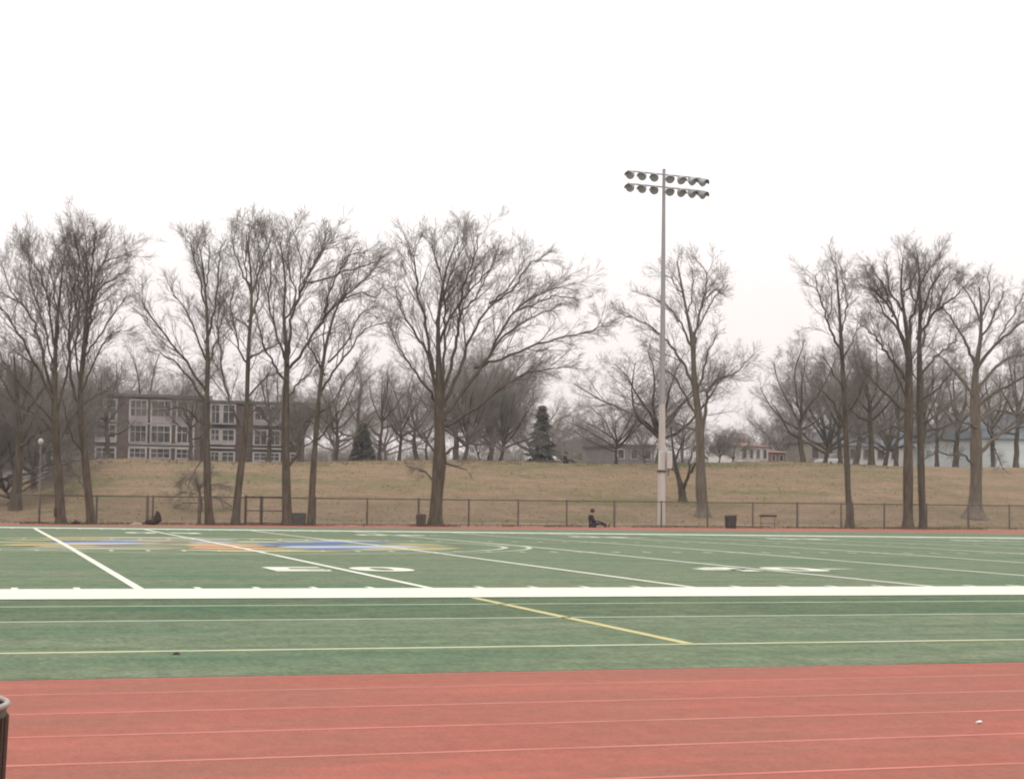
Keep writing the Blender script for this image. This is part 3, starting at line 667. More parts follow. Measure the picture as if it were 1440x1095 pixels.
for px, Y, top, kind, label in (
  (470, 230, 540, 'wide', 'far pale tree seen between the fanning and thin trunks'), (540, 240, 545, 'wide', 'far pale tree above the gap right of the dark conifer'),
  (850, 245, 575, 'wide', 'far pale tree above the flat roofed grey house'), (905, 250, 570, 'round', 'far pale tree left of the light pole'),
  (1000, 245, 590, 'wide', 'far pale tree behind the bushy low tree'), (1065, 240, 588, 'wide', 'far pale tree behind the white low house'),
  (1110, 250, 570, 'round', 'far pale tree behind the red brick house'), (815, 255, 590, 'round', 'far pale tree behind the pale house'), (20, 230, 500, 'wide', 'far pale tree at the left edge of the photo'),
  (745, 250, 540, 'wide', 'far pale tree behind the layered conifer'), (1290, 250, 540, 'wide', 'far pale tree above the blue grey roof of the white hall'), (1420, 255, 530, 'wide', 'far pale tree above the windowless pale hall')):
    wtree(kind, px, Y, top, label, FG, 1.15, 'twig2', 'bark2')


def far_wood():
    """low far-off belt of bare woods and scrub that reads as one mass"""
    rnd = random.Random(77); T = Tubes(); a = at(-250, 640, 270).x; b = at(1700, 640, 270).x
    x = a
    while x < b:
        Y = rnd.uniform(262, 300); hh = rnd.uniform(3.5, 7.5); z0 = gz(x, Y)-.2
        for _ in range(34):
            d = (rnd.gauss(0,.35), rnd.gauss(0,.35), 1.0); d = nrm(d); q = (x+rnd.gauss(0,.9), Y+rnd.gauss(0,.9), z0); L = hh*rnd.uniform(.5, 1.0); pts = [q]
            for i in range(3):
                d = nrm((d[0]+rnd.gauss(0,.2), d[1]+rnd.gauss(0,.2), d[2])); pts.append(tuple(pts[-1][m]+d[m]*L/3 for m in range(3)))
            T.add(pts, [.05,.04,.025,.01], 3)
            for _ in range(10):
                i = rnd.randint(0, 2); t = rnd.random(); p0 = tuple(lerp(pts[i][m], pts[i+1][m], t) for m in range(3))
                e = nrm((rnd.gauss(0,1), rnd.gauss(0,1), rnd.gauss(.5,.6))); l = rnd.uniform(.5, 1.5)
                T.add([p0, tuple(p0[m]+e[m]*l*.5 for m in range(3)), tuple(p0[m]+e[m]*l+(0,0,.1)[m] for m in range(3))], [.02,.014,.008], 3)
        x += rnd.uniform(.7, 1.6)
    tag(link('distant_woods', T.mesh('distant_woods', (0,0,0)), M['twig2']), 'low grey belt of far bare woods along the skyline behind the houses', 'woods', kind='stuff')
far_wood()

wtree('tall', 268, 150, 520, 'upright bare tree in front of the school between the windows and slender tree', CG, 1.1, base_y=650)
wtree('tall', 378, 150, 500, 'upright bare tree in front of the right end of the school', CG, 1.1, base_y=650)
wtree('tall', 150, 150, 500, 'upright bare tree in front of the left end of the school', CG, 1.2, base_y=650)
# conifers: whorls of drooping needled boughs
def conifer(px, Y, top, wpx, label, base_y=650, seed=1, loose=False):
    rnd = random.Random(seed); p = foot(px, Y, base_y); H = at(px, top, Y).z-p.z; RB = wpx/2*(p-EYEP).dot(fw)/F
    root = empty('conifer_tree', p, label, 'tree', 'conifers on the crest')
    MB().tube([(0,0,-.2),(0,0,H*.5),(0,0,H*.97)], [H*.022,H*.014,.02], 8).build('trunk', M['bark'], root, 60)
    v = []; f = []; n = 1500 if not loose else 1500
    for i in range(n):
        t = rnd.random()**1.35
        if loose: t = min(.98, (int(t*8)+.9*rnd.random()**1.5)/8+.05*math.sin(a*3)) if (a := rnd.random()*6.28) else t
        rr = RB*(1-t)**(.8)*(1 if not loose else .9+.3*math.sin(t*40)); a = rnd.random()*6.283; q = rr*rnd.uniform(.25, 1.05)
        z = H*(.05+.93*t)-q*.22; L = rnd.uniform(.25, .5)*(H/5)**.5; c, s = math.cos(a), math.sin(a)
        x, y = q*c, q*s; w = L*.35; b = len(v); dz = -L*.25
        v += [(x-s*w, y+c*w, z), (x+s*w, y-c*w, z+rnd.uniform(-.05,.05)), (x+c*L, y+s*L, z+dz+rnd.uniform(-.1,.15)), (x, y, z+.12)]
        f += [(b, b+1, b+2), (b, b+3, b+2), (b+1, b+2, b+3)]
    me = bpy.data.meshes.new('crown'); me.from_pydata(v, [], f); me.update(); link('crown', me, M['conifer'], root)
conifer(510, 139, 594, 36, 'small dark cone shaped conifer alone on the crest', seed=3)
conifer(762, 158, 568, 46, 'taller loose layered conifer right of the dense bare crowns', seed=5, loose=True)


# fallen leaves around the trunks and dry grass blades at the fence and on the crest
def leaves():
    rnd = random.Random(9); v = []; f = []
    trunks = [at(x, 735, FY).x for x in (86,129,294,332,403,438,613,1195,1277,1297)]
    for i in range(6000):
        if i % 3 == 0: x = rnd.choice(trunks)+rnd.gauss(0, .9); y = FY+rnd.gauss(.2, .7)  # leaves crowded at each trunk also stand in for dark contact shading
        else: x = rnd.uniform(-2, 72); y = 97.6+abs(rnd.gauss(0, 3.5)) if i % 3 == 1 else rnd.uniform(98, 128)
        z = gz(x, y)+.005; a = rnd.random()*6.28; l = rnd.uniform(.04, .10); c, s_ = math.cos(a)*l, math.sin(a)*l; b = len(v); t = rnd.uniform(0, .05)
        v += [(x-c, y-s_, z), (x+s_*.5, y-c*.5, z+t), (x+c, y+s_, z+.01), (x-s_*.5, y+c*.5, z+t)]; f.append((b, b+1, b+2, b+3))
    me = bpy.data.meshes.new('fallen_leaves'); me.from_pydata(v, [], f); me.update()
    tag(link('fallen_leaves', me, M['leaf']), 'brown fallen leaves scattered round the trunks and over the slope', 'leaves', kind='stuff')
    v = []; f = []
    for i in range(26000):
        x = rnd.uniform(-4, 76)
        if i % 3 == 0: y = FENCE_Y+rnd.gauss(.1, .25); h = rnd.uniform(.06, .22)
        elif i % 3 == 1: y = rnd.uniform(132, 137.5); h = rnd.uniform(.05, .20)
        else: y = rnd.uniform(99, 132); h = rnd.uniform(.04, .14)
        if mnoise.noise(Vector((x*.8, y*.8, 3))) < -.05: continue
        z = gz(x, y)-.03; w_ = rnd.uniform(.015, .04); b = len(v); a = rnd.random()*3.14; c, s_ = math.cos(a)*w_, math.sin(a)*w_
        v += [(x-c, y-s_, z), (x+c, y+s_, z), (x+rnd.gauss(0, h*.35), y+rnd.gauss(0, h*.3), z+h)]; f.append((b, b+1, b+2))
    me = bpy.data.meshes.new('dry_grass'); me.from_pydata(v, [], f); me.update()
    tag(link('dry_grass', me, M['blade']), 'dry winter grass blades along the fence and over the slope', 'grass', kind='stuff')
# ------------------------------------------------------------------ fence
FENCE_Y = 98.0
def fence():
    x0 = at(-60, 735, FENCE_Y).x; x1 = at(1500, 735, FENCE_Y).x
    root = empty('chain_link_fence', (x0, FENCE_Y, gz(x0, FENCE_Y)), 'long low brown chain link fence running behind the far track', 'fence')
    ox, oy, oz = root.location; Hf = 1.58; pitch = 3.05; n = int((x1-x0)/pitch)
    rnd = random.Random(5); xs = [x0+i*pitch for i in range(n+1)]
    start = at(55, 735, FENCE_Y).x; k = round((start-x0)/pitch); sh = start-(x0+k*pitch); xs = [x+sh for x in xs]
    lab = 'chain link'
    for i, x in enumerate(xs):
        z = gz(x, FENCE_Y)-oz; thick = .055 if i % 4 else .07
        MB().tube([(x-ox, 0, z-.1), (x-ox, 0, z+Hf+.03), (x-ox, 0, z+Hf+.06)], [thick, thick, thick*.5], 8).build('post', M['fence'], root, 50)
    MB().tube([(x-ox, .0, gz(x, FENCE_Y)-oz+Hf-.03) for x in xs], .036, 6).build('top_rail', M['fence'], root, 50)
    MB().tube([(x-ox, .0, gz(x, FENCE_Y)-oz+.10) for x in xs], .018, 5).build('bottom_wire', M['fence'], root, 50)
    T = Tubes(); st = .09; h = Hf-.15
    for a, b in zip(xs[:-1], xs[1:]):
        za, zb = gz(a, FENCE_Y), gz(b, FENCE_Y); m = int((b-a)/st)
        for j in range(-int(h/st), m):
            for sgn in (1, -1):
                u0, u1 = j*st, j*st+h; w0, w1 = 0, h
                if u0 < 0: w0 = -u0; u0 = 0
                if u1 > b-a: w1 -= u1-(b-a); u1 = b-a
                if u1 <= u0: continue
                if sgn < 0: A, B = (b-u0, w0), (b-u1, w1)
                else: A, B = (a+u0, w0), (a+u1, w1)
                T.add([(q[0], FENCE_Y+.03, lerp(za, zb, (q[0]-a)/(b-a))+.12+q[1]) for q in (A, B)], [.0022, .0022], 3)
    link('wire_mesh', T.mesh('wire_mesh', (ox, oy, oz)), M['wire'], root)
fence()
leaves()
# gate with middle rail standing in front of the fence line
gp = foot(345, FENCE_Y-.12); g2 = foot(400, FENCE_Y-.12)
gt = empty('fence_gate', gp, 'brown metal gate frame with a middle rail, left of the fanning tree', 'gate')
gw = g2.x-gp.x
for nm, x, r in (('gate_post', 0, .075), ('gate_post', gw, .06), ('gate_bar', gw*.38, .04)):
    MB().tube([(x, 0, -.1), (x, 0, 1.68)], r, 8).build(nm, M['fence'], gt, 50)
for z in (.12, .82, 1.6): MB().tube([(.0, 0, z), (gw, 0, z)], .035, 6).build('gate_rail', M['fence'], gt, 50)
for px, lab in ((207, 'thick dark wooden post beside the dark bag'), (280, 'thick dark wooden post left of the slender tree')):
    p = foot(px, 97.4); r = empty('wooden_post', p, lab, 'post', 'dark wooden posts before the fence')
    MB().tube([(0,0,-.2),(0,0,1.5),(0,0,1.56)], [.085 if px < 250 else .11, .08 if px < 250 else .1, .05], 9).build('post_shaft', M['fence'], r, 40)
    MB().tube([(0,0,1.55),(0,0,1.6)], [.09,.07], 9).build('post_cap', M['dark_grey'], r, 40)

# ------------------------------------------------------------------ stadium light pole
pb = foot(930, 99.6); ptop = at(937.5, 240, 99.6+.1)
Hp = ptop.z-pb.z
lp = empty('stadium_light_pole', pb, 'very tall tapering stadium light pole with two rows of floodlights', 'light pole')
px_m = (pb-EYEP).dot(fw)/F
MB().tube([(0,0,-.3),(0,0,2.4),(0,0,4.2),(0,0,8.2)], [.255,.24,.225,.18], 20).build('pole_base', M['pole_base'], lp, 40)
MB().tube([(0,0,7.6),(0,0,7.9),(0,0,Hp*.6),(0,0,Hp)], [.205,.195,.15,.095], 20).build('pole_shaft', M['pole'], lp, 40)
MB().tube([(0,0,Hp),(0,0,Hp+.08)], [.13,.08], 14).build('pole_cap', M['lamp'], lp, 40)
MB().tube([(0,0,3.38),(0,0,3.5)], [.31,.31], 18).build('bracket_ring', M['dark_grey'], lp, 40)
for nm, x, zc, h, w in (('control_cabinet', .42, 4.15, 1.05, .30), ('control_cabinet', -.17, 4.1, 1.15, .14)):
    cb = MB().box((x, -.18, zc), (w, .26, h)).build(nm, M['white_metal'], lp, None, .02)
    MB().box((x, -.315, zc), (w*.75, .01, h*.85)).build('cabinet_door', M['pole_base'], cb)
MB().tube([(.42,-.1,3.6),(.42,-.05,3.2),(.2,0,3.0)], .03, 6).build('conduit', M['dark_grey'], lp, 50)
AR = R(8)                                    # crossarms turned away to the right
dx, dy = math.cos(AR), math.sin(AR)
def flood(x, z, i):
    c = Vector((x*dx, x*dy, z))
    body = MB(); a = R(-68 + (i % 3)*5); aim = Vector((math.sin(R(-25+x*22)), -1.0, -.55)).normalized()
    side = aim.cross(Vector((0,0,1))).normalized(); upv = side.cross(aim)
    def ringp(d, r, n=14): return [c + Vector((0,0,-.12)) + aim*d + side*(r*math.cos(2*math.pi*k/n)) + upv*(r*math.sin(2*math.pi*k/n)) for k in range(n)]
    n = 14; prof = [(-.30,.07),(-.24,.12),(-.10,.20),(.10,.27),(.20,.285)]
    for d, r in prof: body.v += [tuple(q) for q in ringp(d, r)]
    for j in range(len(prof)-1):
        for k in range(n): k2 = (k+1) % n; body.f.append((j*n+k, j*n+k2, (j+1)*n+k2, (j+1)*n+k))
    body.f.append(tuple(range(n)))
    body.v.append(tuple(c+Vector((0,0,.06)))); 
    o = body.build('floodlight', M['lamp'], lp, 50)
    g = MB(); g.v = [tuple(q) for q in ringp(.17, .265)]; g.f = [tuple(range(n))]; g.build('lens', M['lens'], o)
    vs = MB(); K = 7
    for d, r in ((.18,.29),(.42,.30)):
        for k in range(K+1):
            w = math.pi*(k/K); q = c+Vector((0,0,-.12))+aim*d+side*(r*math.cos(w))+upv*(r*math.sin(w)); vs.v.append(tuple(q))
    for k in range(K): vs.f.append((k, k+1, K+1+k+1, K+1+k))
    vs.build('visor', M['pole'], o, 50)
    MB().tube([tuple(c+Vector((0,0,.08))), tuple(c+Vector((0,0,-.12))-aim*.05)], .035, 6).build('lamp_bracket', M['lamp'], o, 50)
for row, z in enumerate((Hp-.36, Hp-1.16)):
    MB().tube([(-2.6*dx,-2.6*dy,z+.08),(2.9*dx,2.9*dy,z+.08)], .05, 8).build('crossarm', M['pole'], lp, 50)
    for i, x in enumerate((-2.35,-1.5,-.66,.42,1.2,1.98,2.74)): flood(x, z, i+row)

# pale lamp post on the far left
p = foot(55, 108, 700)
sl = empty('lamp_post', p, 'slim pale lamp post with a round white head among the far left trees', 'lamp post')
h = at(57, 625, 108).z-p.z
MB().tube([(0,0,-.1),(0,0,.5),(0,0,h)], [.08,.06,.04], 10).build('lamp_shaft', M['grey_wall'], sl, 50)
MB().lathe((0,0,h+.05), [(.02,-.06),(.10,-.02),(.16,.08),(.15,.2),(.09,.29),(.01,.32)], 14).build('lamp_head', M['pole_base'], sl, 60)

# ------------------------------------------------------------------ buildings
def school():
    Y = 178; a = at(100, 640, Y); b = at(430, 640, Y); zg = gz(a.x, Y)
    root = empty('school_building', (a.x, Y, zg), 'long brown brick school with white framed window bands behind the left trees', 'building')
    def X(px): return at(px, 600, Y).x - a.x
    def Z(py, px=250): return at(px, py, Y).z - zg
    top = Z(560); xr = X(282); lw = Z(567, 340)
    MB().box((xr/2, 6, top/2-.3), (xr, 12, top+.6)).build('wall', M['brick'], root)
    MB().box(((xr+X(430))/2+.01, 6.3, lw/2-.3), (X(430)-xr, 11.4, lw+.6)).build('wall', M['brick'], root)
    MB().box((xr/2, 6, top+.16), (xr+.5, 12.6, .3)).build('roof', M['roof'], root)
    MB().box(((xr+X(430))/2+.27, 6.3, lw+.14), (X(430)-xr, 12, .26)).build('roof', M['roof'], root)
    floors = [(594, 564), (623, 599), (648, 631)]
    bays = [(104,124),(135,163),(182,206),(212,240),(248,272)]
    bays2 = [(296,309),(312,330),(357,376),(379,394),(402,416)]
    def win(x0, x1, y0, y1, panel=False):
        ax, bx, z0, z1 = X(x0), X(x1), Z(y0), Z(y1); w = bx-ax; h = z1-z0; cx = (ax+bx)/2; cz = (z0+z1)/2
        fr = MB(); t = .14
        fr.box((cx, -.08, z0), (w+t, .2, t*.9)); fr.box((cx, -.08, z1), (w+t, .2, t*.9))
        for x in (ax, bx): fr.box((x, -.09, cz), (t*1.3, .22, h-t*.9))
        n = 3 if w > 1.6 else 2
        for k in range(1, n): fr.box((ax+w*k/n, -.06, cz), (.07, .14, h-t*.9))
        fr.box((cx, -.065, cz+h*.12), (w-t*1.3, .12, .07))
        o = fr.build('window', M['frame'], root)
        MB().box((cx, .0, cz+.0), (w-.1, .08, h-.1)).build('pane', M['glass'], o)
        if panel: MB().box((cx, -.03, z0+h*.14), (w-.12, .1, h*.26)).build('panel', M['panel'], o)
    for y0, y1 in floors:
        for x0, x1 in bays: win(x0, x1, y0, y1, (x0+y0) % 2 == 0)
    for y0, y1 in floors:
        for x0, x1 in bays2: win(x0, x1, y0, y1+3, (x0+y0) % 2 == 1)
    for y in (596.5, 625, 629.5):
        MB().box(((X(182)+X(275))/2, -.05, Z(y)), (X(275)-X(182), .16, .16)).build('band', M['frame'], root)
    for x0, x1 in ((295, 330), (356, 396)):
        MB().box(((X(x0)+X(x1))/2, -.05, Z(628)), (X(x1)-X(x0), .16, .16)).build('band', M['frame'], root)
    for x in (190, 222, 300): MB().box((X(x), 6, (top if x < 280 else lw)+.6), (1.1, 1.1, .8)).build('roof_vent', M['grey_wall'], root)
school()

def house(label, x0, x1, Y, ytop, wall, roofm, name='house', depth=9, rise=1.6, wins=3, floors=2, flat=False, over=.35, base_y=652, porch=False, chim=True, wallkind='wall'):
    a = at(x0, base_y, Y); b = at(x1, base_y, Y); zg = gz((a.x+b.x)/2, Y); w = b.x-a.x; h = at((x0+x1)/2, ytop, Y).z-zg
    root = empty(name, ((a.x+b.x)/2, Y, zg), label, 'house' if name == 'house' else 'building')
    MB().box((0, depth/2, h/2-.4), (w, depth, h+.8)).build('wall', M[wall], root)
    if flat: rf = MB().box((0, depth/2, h+.13), (w+over, depth+over, .25)).build('roof', M[roofm], root)
    else:
        r = MB(); v = [(-w/2-over, -over, h-.02), (w/2+over, -over, h-.02), (w/2+over, depth+over, h-.02), (-w/2-over, depth+over, h-.02), (-w/2+w*.08, depth/2, h+rise), (w/2-w*.08, depth/2, h+rise)]
        r.v = v; r.f = [(0,1,5,4),(1,2,5),(2,3,4,5),(3,0,4),(0,3,2,1)]; rf = r.build('roof', M[roofm], root)
        MB().box((w*.2, depth*.55, h+rise*.95), (.6, .6, 1.1)).build('chimney', M['redbrick'], rf)
    zlow = at((x0+x1)/2, base_y, Y).z-zg
    for j in range(floors):
        for i in range(wins):
            cx = -w/2+w*(i+.5)/wins; fh = (h-zlow)/floors; cz = max(zlow, 0)+fh*(j+.52); ww = min(1.3, w/wins*.5); wh = min(1.4, fh*.55)
            f = MB(); t = .1
            for dz in (-wh/2, wh/2): f.box((cx, -.04, cz+dz), (ww+t, .12, t))
            for dxx in (-ww/2, ww/2): f.box((cx+dxx, -.05, cz), (t, .13, wh-t))
            o = f.build('window', M['frame'], root); MB().box((cx, 0, cz), (ww-.05, .06, wh-.05)).build('pane', M['glass'], o)
    if porch:
        q = MB(); q.box((0, -1.2, zlow+1.15), (w*.9, 2.2, .16)); po = q.build('porch_roof', M['roof'], root)
        for i in range(5): MB().box((-w*.42+w*.84*i/4, -2.1, zlow+.35), (.14, .14, 1.4)).build('porch_post', M['frame'], root)
    return root
house('flat roofed dark grey house on the crest left of the light pole', 863, 920, 165, 628, 'grey_wall', 'roof', flat=True, wins=3, floors=1)
house('white low house with a window row, left of the red brick house', 1042, 1080, 176, 627, 'white_wall', 'redroof', wins=4, floors=1, porch=False, rise=.5, base_y=650)
house('small red brick house just right of the white low house', 1082, 1104, 184, 636, 'redbrick', 'redroof', wins=2, floors=1, rise=.6)
house('small tan house beyond the round crest tree', 1136, 1176, 185, 622, 'tan_wall', 'roof', wins=2, floors=1, rise=1.4)
house('long low white hall with a blue grey roof between the right hand trunks', 1190, 1362, 186, 628, 'white_wall', 'blueroof', name='hall', depth=14, rise=2.9, wins=9, floors=1)
house('pale grey windowless looking hall with a blue grey roof at the right edge', 1376, 1530, 172, 618, 'pale_green_wall', 'blueroof', name='hall', depth=16, rise=3.2, wins=0, floors=0)
house('low brown house at the far left behind the dark trunk', -30, 60, 165, 625, 'grey_wall', 'roof', wins=3, floors=2, rise=1.4, base_y=690)
house('pale house glimpsed beyond the crest right of the layered conifer', 806, 856, 250, 632, 'tan_wall', 'roof', wins=3, floors=1, rise=1.5)

# ------------------------------------------------------------------ cars glimpsed on the crest
def make_car(paint_, label, loc, rz):
    root = empty('parked_car', loc, label, 'car', 'cars parked beyond the crest', rz)
    pr = [(-2.1,.35),(-2.15,.75),(-2.0,.95),(-1.2,1.0),(1.15,.98),(2.0,.85),(2.15,.6),(2.1,.35)]
    MB().prism(pr, -.85, .85).build('body', M[paint_], root, None, .06)
    cab = MB(); lo = [(-1.7,.99),(1.15,.99)]; n = 0
    cab.v = [(-1.75,-.8,.98),(1.15,-.8,.98),(1.15,.8,.98),(-1.75,.8,.98),(-1.2,-.66,1.46),(.35,-.66,1.46),(.35,.66,1.46),(-1.2,.66,1.46)]
    cab.f = [(0,1,5,4),(1,2,6,5),(2,3,7,6),(3,0,4,7),(4,5,6,7)]; cab.build('window', M['glass'], root, None, .03)
    MB().box((-.42, 0, 1.475), (1.5, 1.28, .06)).build('roof', M[paint_], root, None, .02)
    for x in (-1.3, 1.35):
        for y in (-.82, .82):
            w = MB().tube([(x, y-.1, .32), (x, y+.1, .32)], .32, 16).build('wheel', M['rubber'], root, 40)
            MB().tube([(x, y-.115, .32), (x, y+.115, .32)], .18, 12).build('rim', M['pole'], w, 40)
    for y in (-.6, .6): MB().box((2.13, y, .68), (.08, .3, .14)).build('headlight', M['lens'], root)
    return root
def car_at(px, Y, paint_, label, rz, base_y=652, dz=0):
    p = foot(px, Y, base_y); make_car(paint_, label, p, rz)
car_at(762, 200, 'carpaint_w', 'white car glimpsed beyond the crest under the layered conifer', R(100))
car_at(1168, 178, 'carpaint_w', 'white car beyond the crest left of the very slim tree', R(98))
car_at(38, 146, 'carpaint_s', 'silver car glimpsed beyond the far left trees', R(3), 640)

# ------------------------------------------------------------------ bins, bags, hurdle
def bin_(px, Y, w, h, label, m='black', name='trash_bin', cat='bin', group=None, dw=1.0):
    p = foot(px, Y); root = empty(name, p, label, cat, group); d = w*dw
    MB().box((0, 0, h*.45), (w*.86, d*.86, h*.9), taper=1.12).build('bin_body', M[m], root, None, .02)
    lid = MB().box((0, 0, h*.95), (w, d, h*.1), taper=.85).build('lid', M[m], root, None, .015)
    MB().tube([(-w*.25, -d*.5, h*.96), (w*.25, -d*.5, h*.96)], .018, 6).build('handle', M['dark_grey'], lid, 50)
    for x in (-.3, .3): MB().box((x*w, -d*.44-.01, h*.45), (.03, .03, h*.75)).build('rib', M['dark_grey'], root)
bin_(592, 96.6, .52, .72, 'small dark brown bin standing left of the thickest trunk', 'dark_brown', group='dark bins by the far track')
bin_(1027.5, 96.2, .58, .80, 'black bin standing by the track right of the light pole', 'black', group='dark bins by the far track')
bin_(417, 97.7, 1.0, .72, 'wide dark grey crate between the fanning tree and the thin straight tree', 'dark_grey', name='equipment_crate', cat='crate')

def bag(px, Y, L, H, label, tall=False, name='duffel_bag', m='bag', cat='bag'):
    p = foot(px, Y); root = empty(name, p, label, cat)
    bm = bmesh.new(); bmesh.ops.create_icosphere(bm, subdivisions=4, radius=1)
    for v in bm.verts:
        c = v.co.copy(); k = 1+.12*mnoise.noise(c*2.3+Vector((px, 0, 0)))
        x = c.x*L/2*k; y = c.y*L*.3*k; z = (c.z*.5+.48)*H*k
        if tall and c.x > .1: z *= 1+1.15*sstep((c.x-.1)/.35)*(1-sstep((c.x-.75)/.3))
        elif tall: z *= .78
        v.co = (x, y, max(0, z))
    me = bpy.data.meshes.new('bag_body'); bm.to_mesh(me); bm.free(); smooth(me); link('bag_body', me, M[m], root)
    MB().tube([(-L*.2,-L*.18,H*.85),(-L*.1,-L*.16,H*1.1),(L*.08,-L*.16,H*1.1),(L*.15,-L*.18,H*.85)], .02, 6).build('strap', M['black'], root, 60)
bag(215, 96.5, .92, .40, 'lumpy dark bag humped at its right end on the far track edge', True)
bag(107, 96.8, .50, .17, 'small flat dark bag between the two far left trunks', name='flat_bag')
# pale folded cloth next to the dark bag
p = foot(192, 96.3); r = empty('folded_towel', p, 'pale folded towel lying left of the lumpy dark bag', 'towel')
MB().box((0,0,.04), (.55,.35,.08), .1).build('towel_layer', M['cloth_white'], r, None, .02); MB().box((.04,0,.105), (.42,.3,.05), -.1).build('towel_layer', M['cloth_white'], r, None, .015)
# box strapped to the straight far-left trunk
p = foot(77.5, 97.1, 735); zc = at(77.5, 720, 97.1).z
r = empty('tree_box', (p.x, 97.1, zc-.28), 'narrow dark box fixed to the left side of the far left straight trunk', 'box')
MB().box((0,0,.28), (.17,.2,.5)).build('box_body', M['dark_brown'], r, None, .02); MB().box((0,-.11,.28), (.12,.02,.42)).build('box_door', M['black'], r)
# hurdle
p = foot(1080, 96.6)
r = empty('track_hurdle', p, 'low dark hurdle with a wide crossbar by the fence right of the black bin', 'hurdle')
MB().box((0,0,.76), (1.16,.05,.14)).build('crossbar', M['dark_brown'], r, None, .01)
for s in (-1, 1):
    MB().tube([(s*.46,.03,.02),(s*.46,.03,.72)], .022, 8).build('upright', M['fence'], r, 50)
    MB().tube([(s*.46,-.02,.03),(s*.46,.62,.03)], .025, 8).build('foot', M['fence'], r, 50)
MB().tube([(-.46,.05,.3),(.46,.05,.3)], .018, 6).build('brace', M['fence'], r, 50)
# litter
p = on_ground(248, 922); r = empty('dark_cleat', (p.x, p.y, p.z+.004), 'small dark shoe lying alone on the near turf', 'shoe', rz=.2); r.scale = (.55,.6,.5)
bm = MB(); bm.lathe((0,0,0), [(.01,0),(.06,0),(.065,.02),(.05,.05),(.03,.065),(.001,.068)], 14, .45).build('shoe_body', M['black'], r, 60)
MB().box((-.02,0,.012), (.15,.06,.016)).build('sole', M['dark_grey'], r)
p = on_ground(1376, 1017); r = empty('paper_cup', (p.x, p.y, .0), 'small crumpled white paper cup lying on the near track', 'cup', rz=.3); r.scale = (.42,.42,.30)
MB().tube([(-.045,0,.03),(.045,0,.034)], [.026,.033], 14).build('cup_body', M['white_metal'], r, 50); MB().tube([(.045,0,.034),(.05,0,.034)], [.036,.036], 14).build('cup_rim', M['white_metal'], r, 50)

# steel trash can at the camera's left
Zc = .575*F/306
pc = EYEP + ray(-142, 993)*Zc; cz = pc.z
can = empty('steel_trash_can', (pc.x, pc.y, .004), 'dark steel trash can cut off by the lower left corner', 'trash can')
prof = [(.235,.0),(.24,.03),(.255,.35),(.262,.36),(.262,.38),(.256,.39),(.272,cz-.04),(.275,cz)]
MB().lathe((0,0,0), prof, 64).build('can_body', M['can'], can, 50)
MB().lathe((0,0,0), [(.268,cz-.002),(.25,.1),(.0,.09)], 48).build('can_inside', M['liner'], can, 60)
rm = MB(); n = 72
rm.lathe((0,0,cz), [(.270,-.008),(.278,-.009),(.283,-.003),(.283,.003),(.278,.008),(.271,.007),(.268,.001),(.270,-.008)], n); rm.build('can_rim', M['rim'], can, 60)
for k in range(40):
    a = 2*math.pi*k/40
    MB().tube([(.239*math.cos(a),.239*math.sin(a),.04),(.2595*math.cos(a),.2595*math.sin(a),.375),(.274*math.cos(a),.274*math.sin(a),cz-.03)], .0075, 6).build('can_rib', M['can_dark'], can, 60)

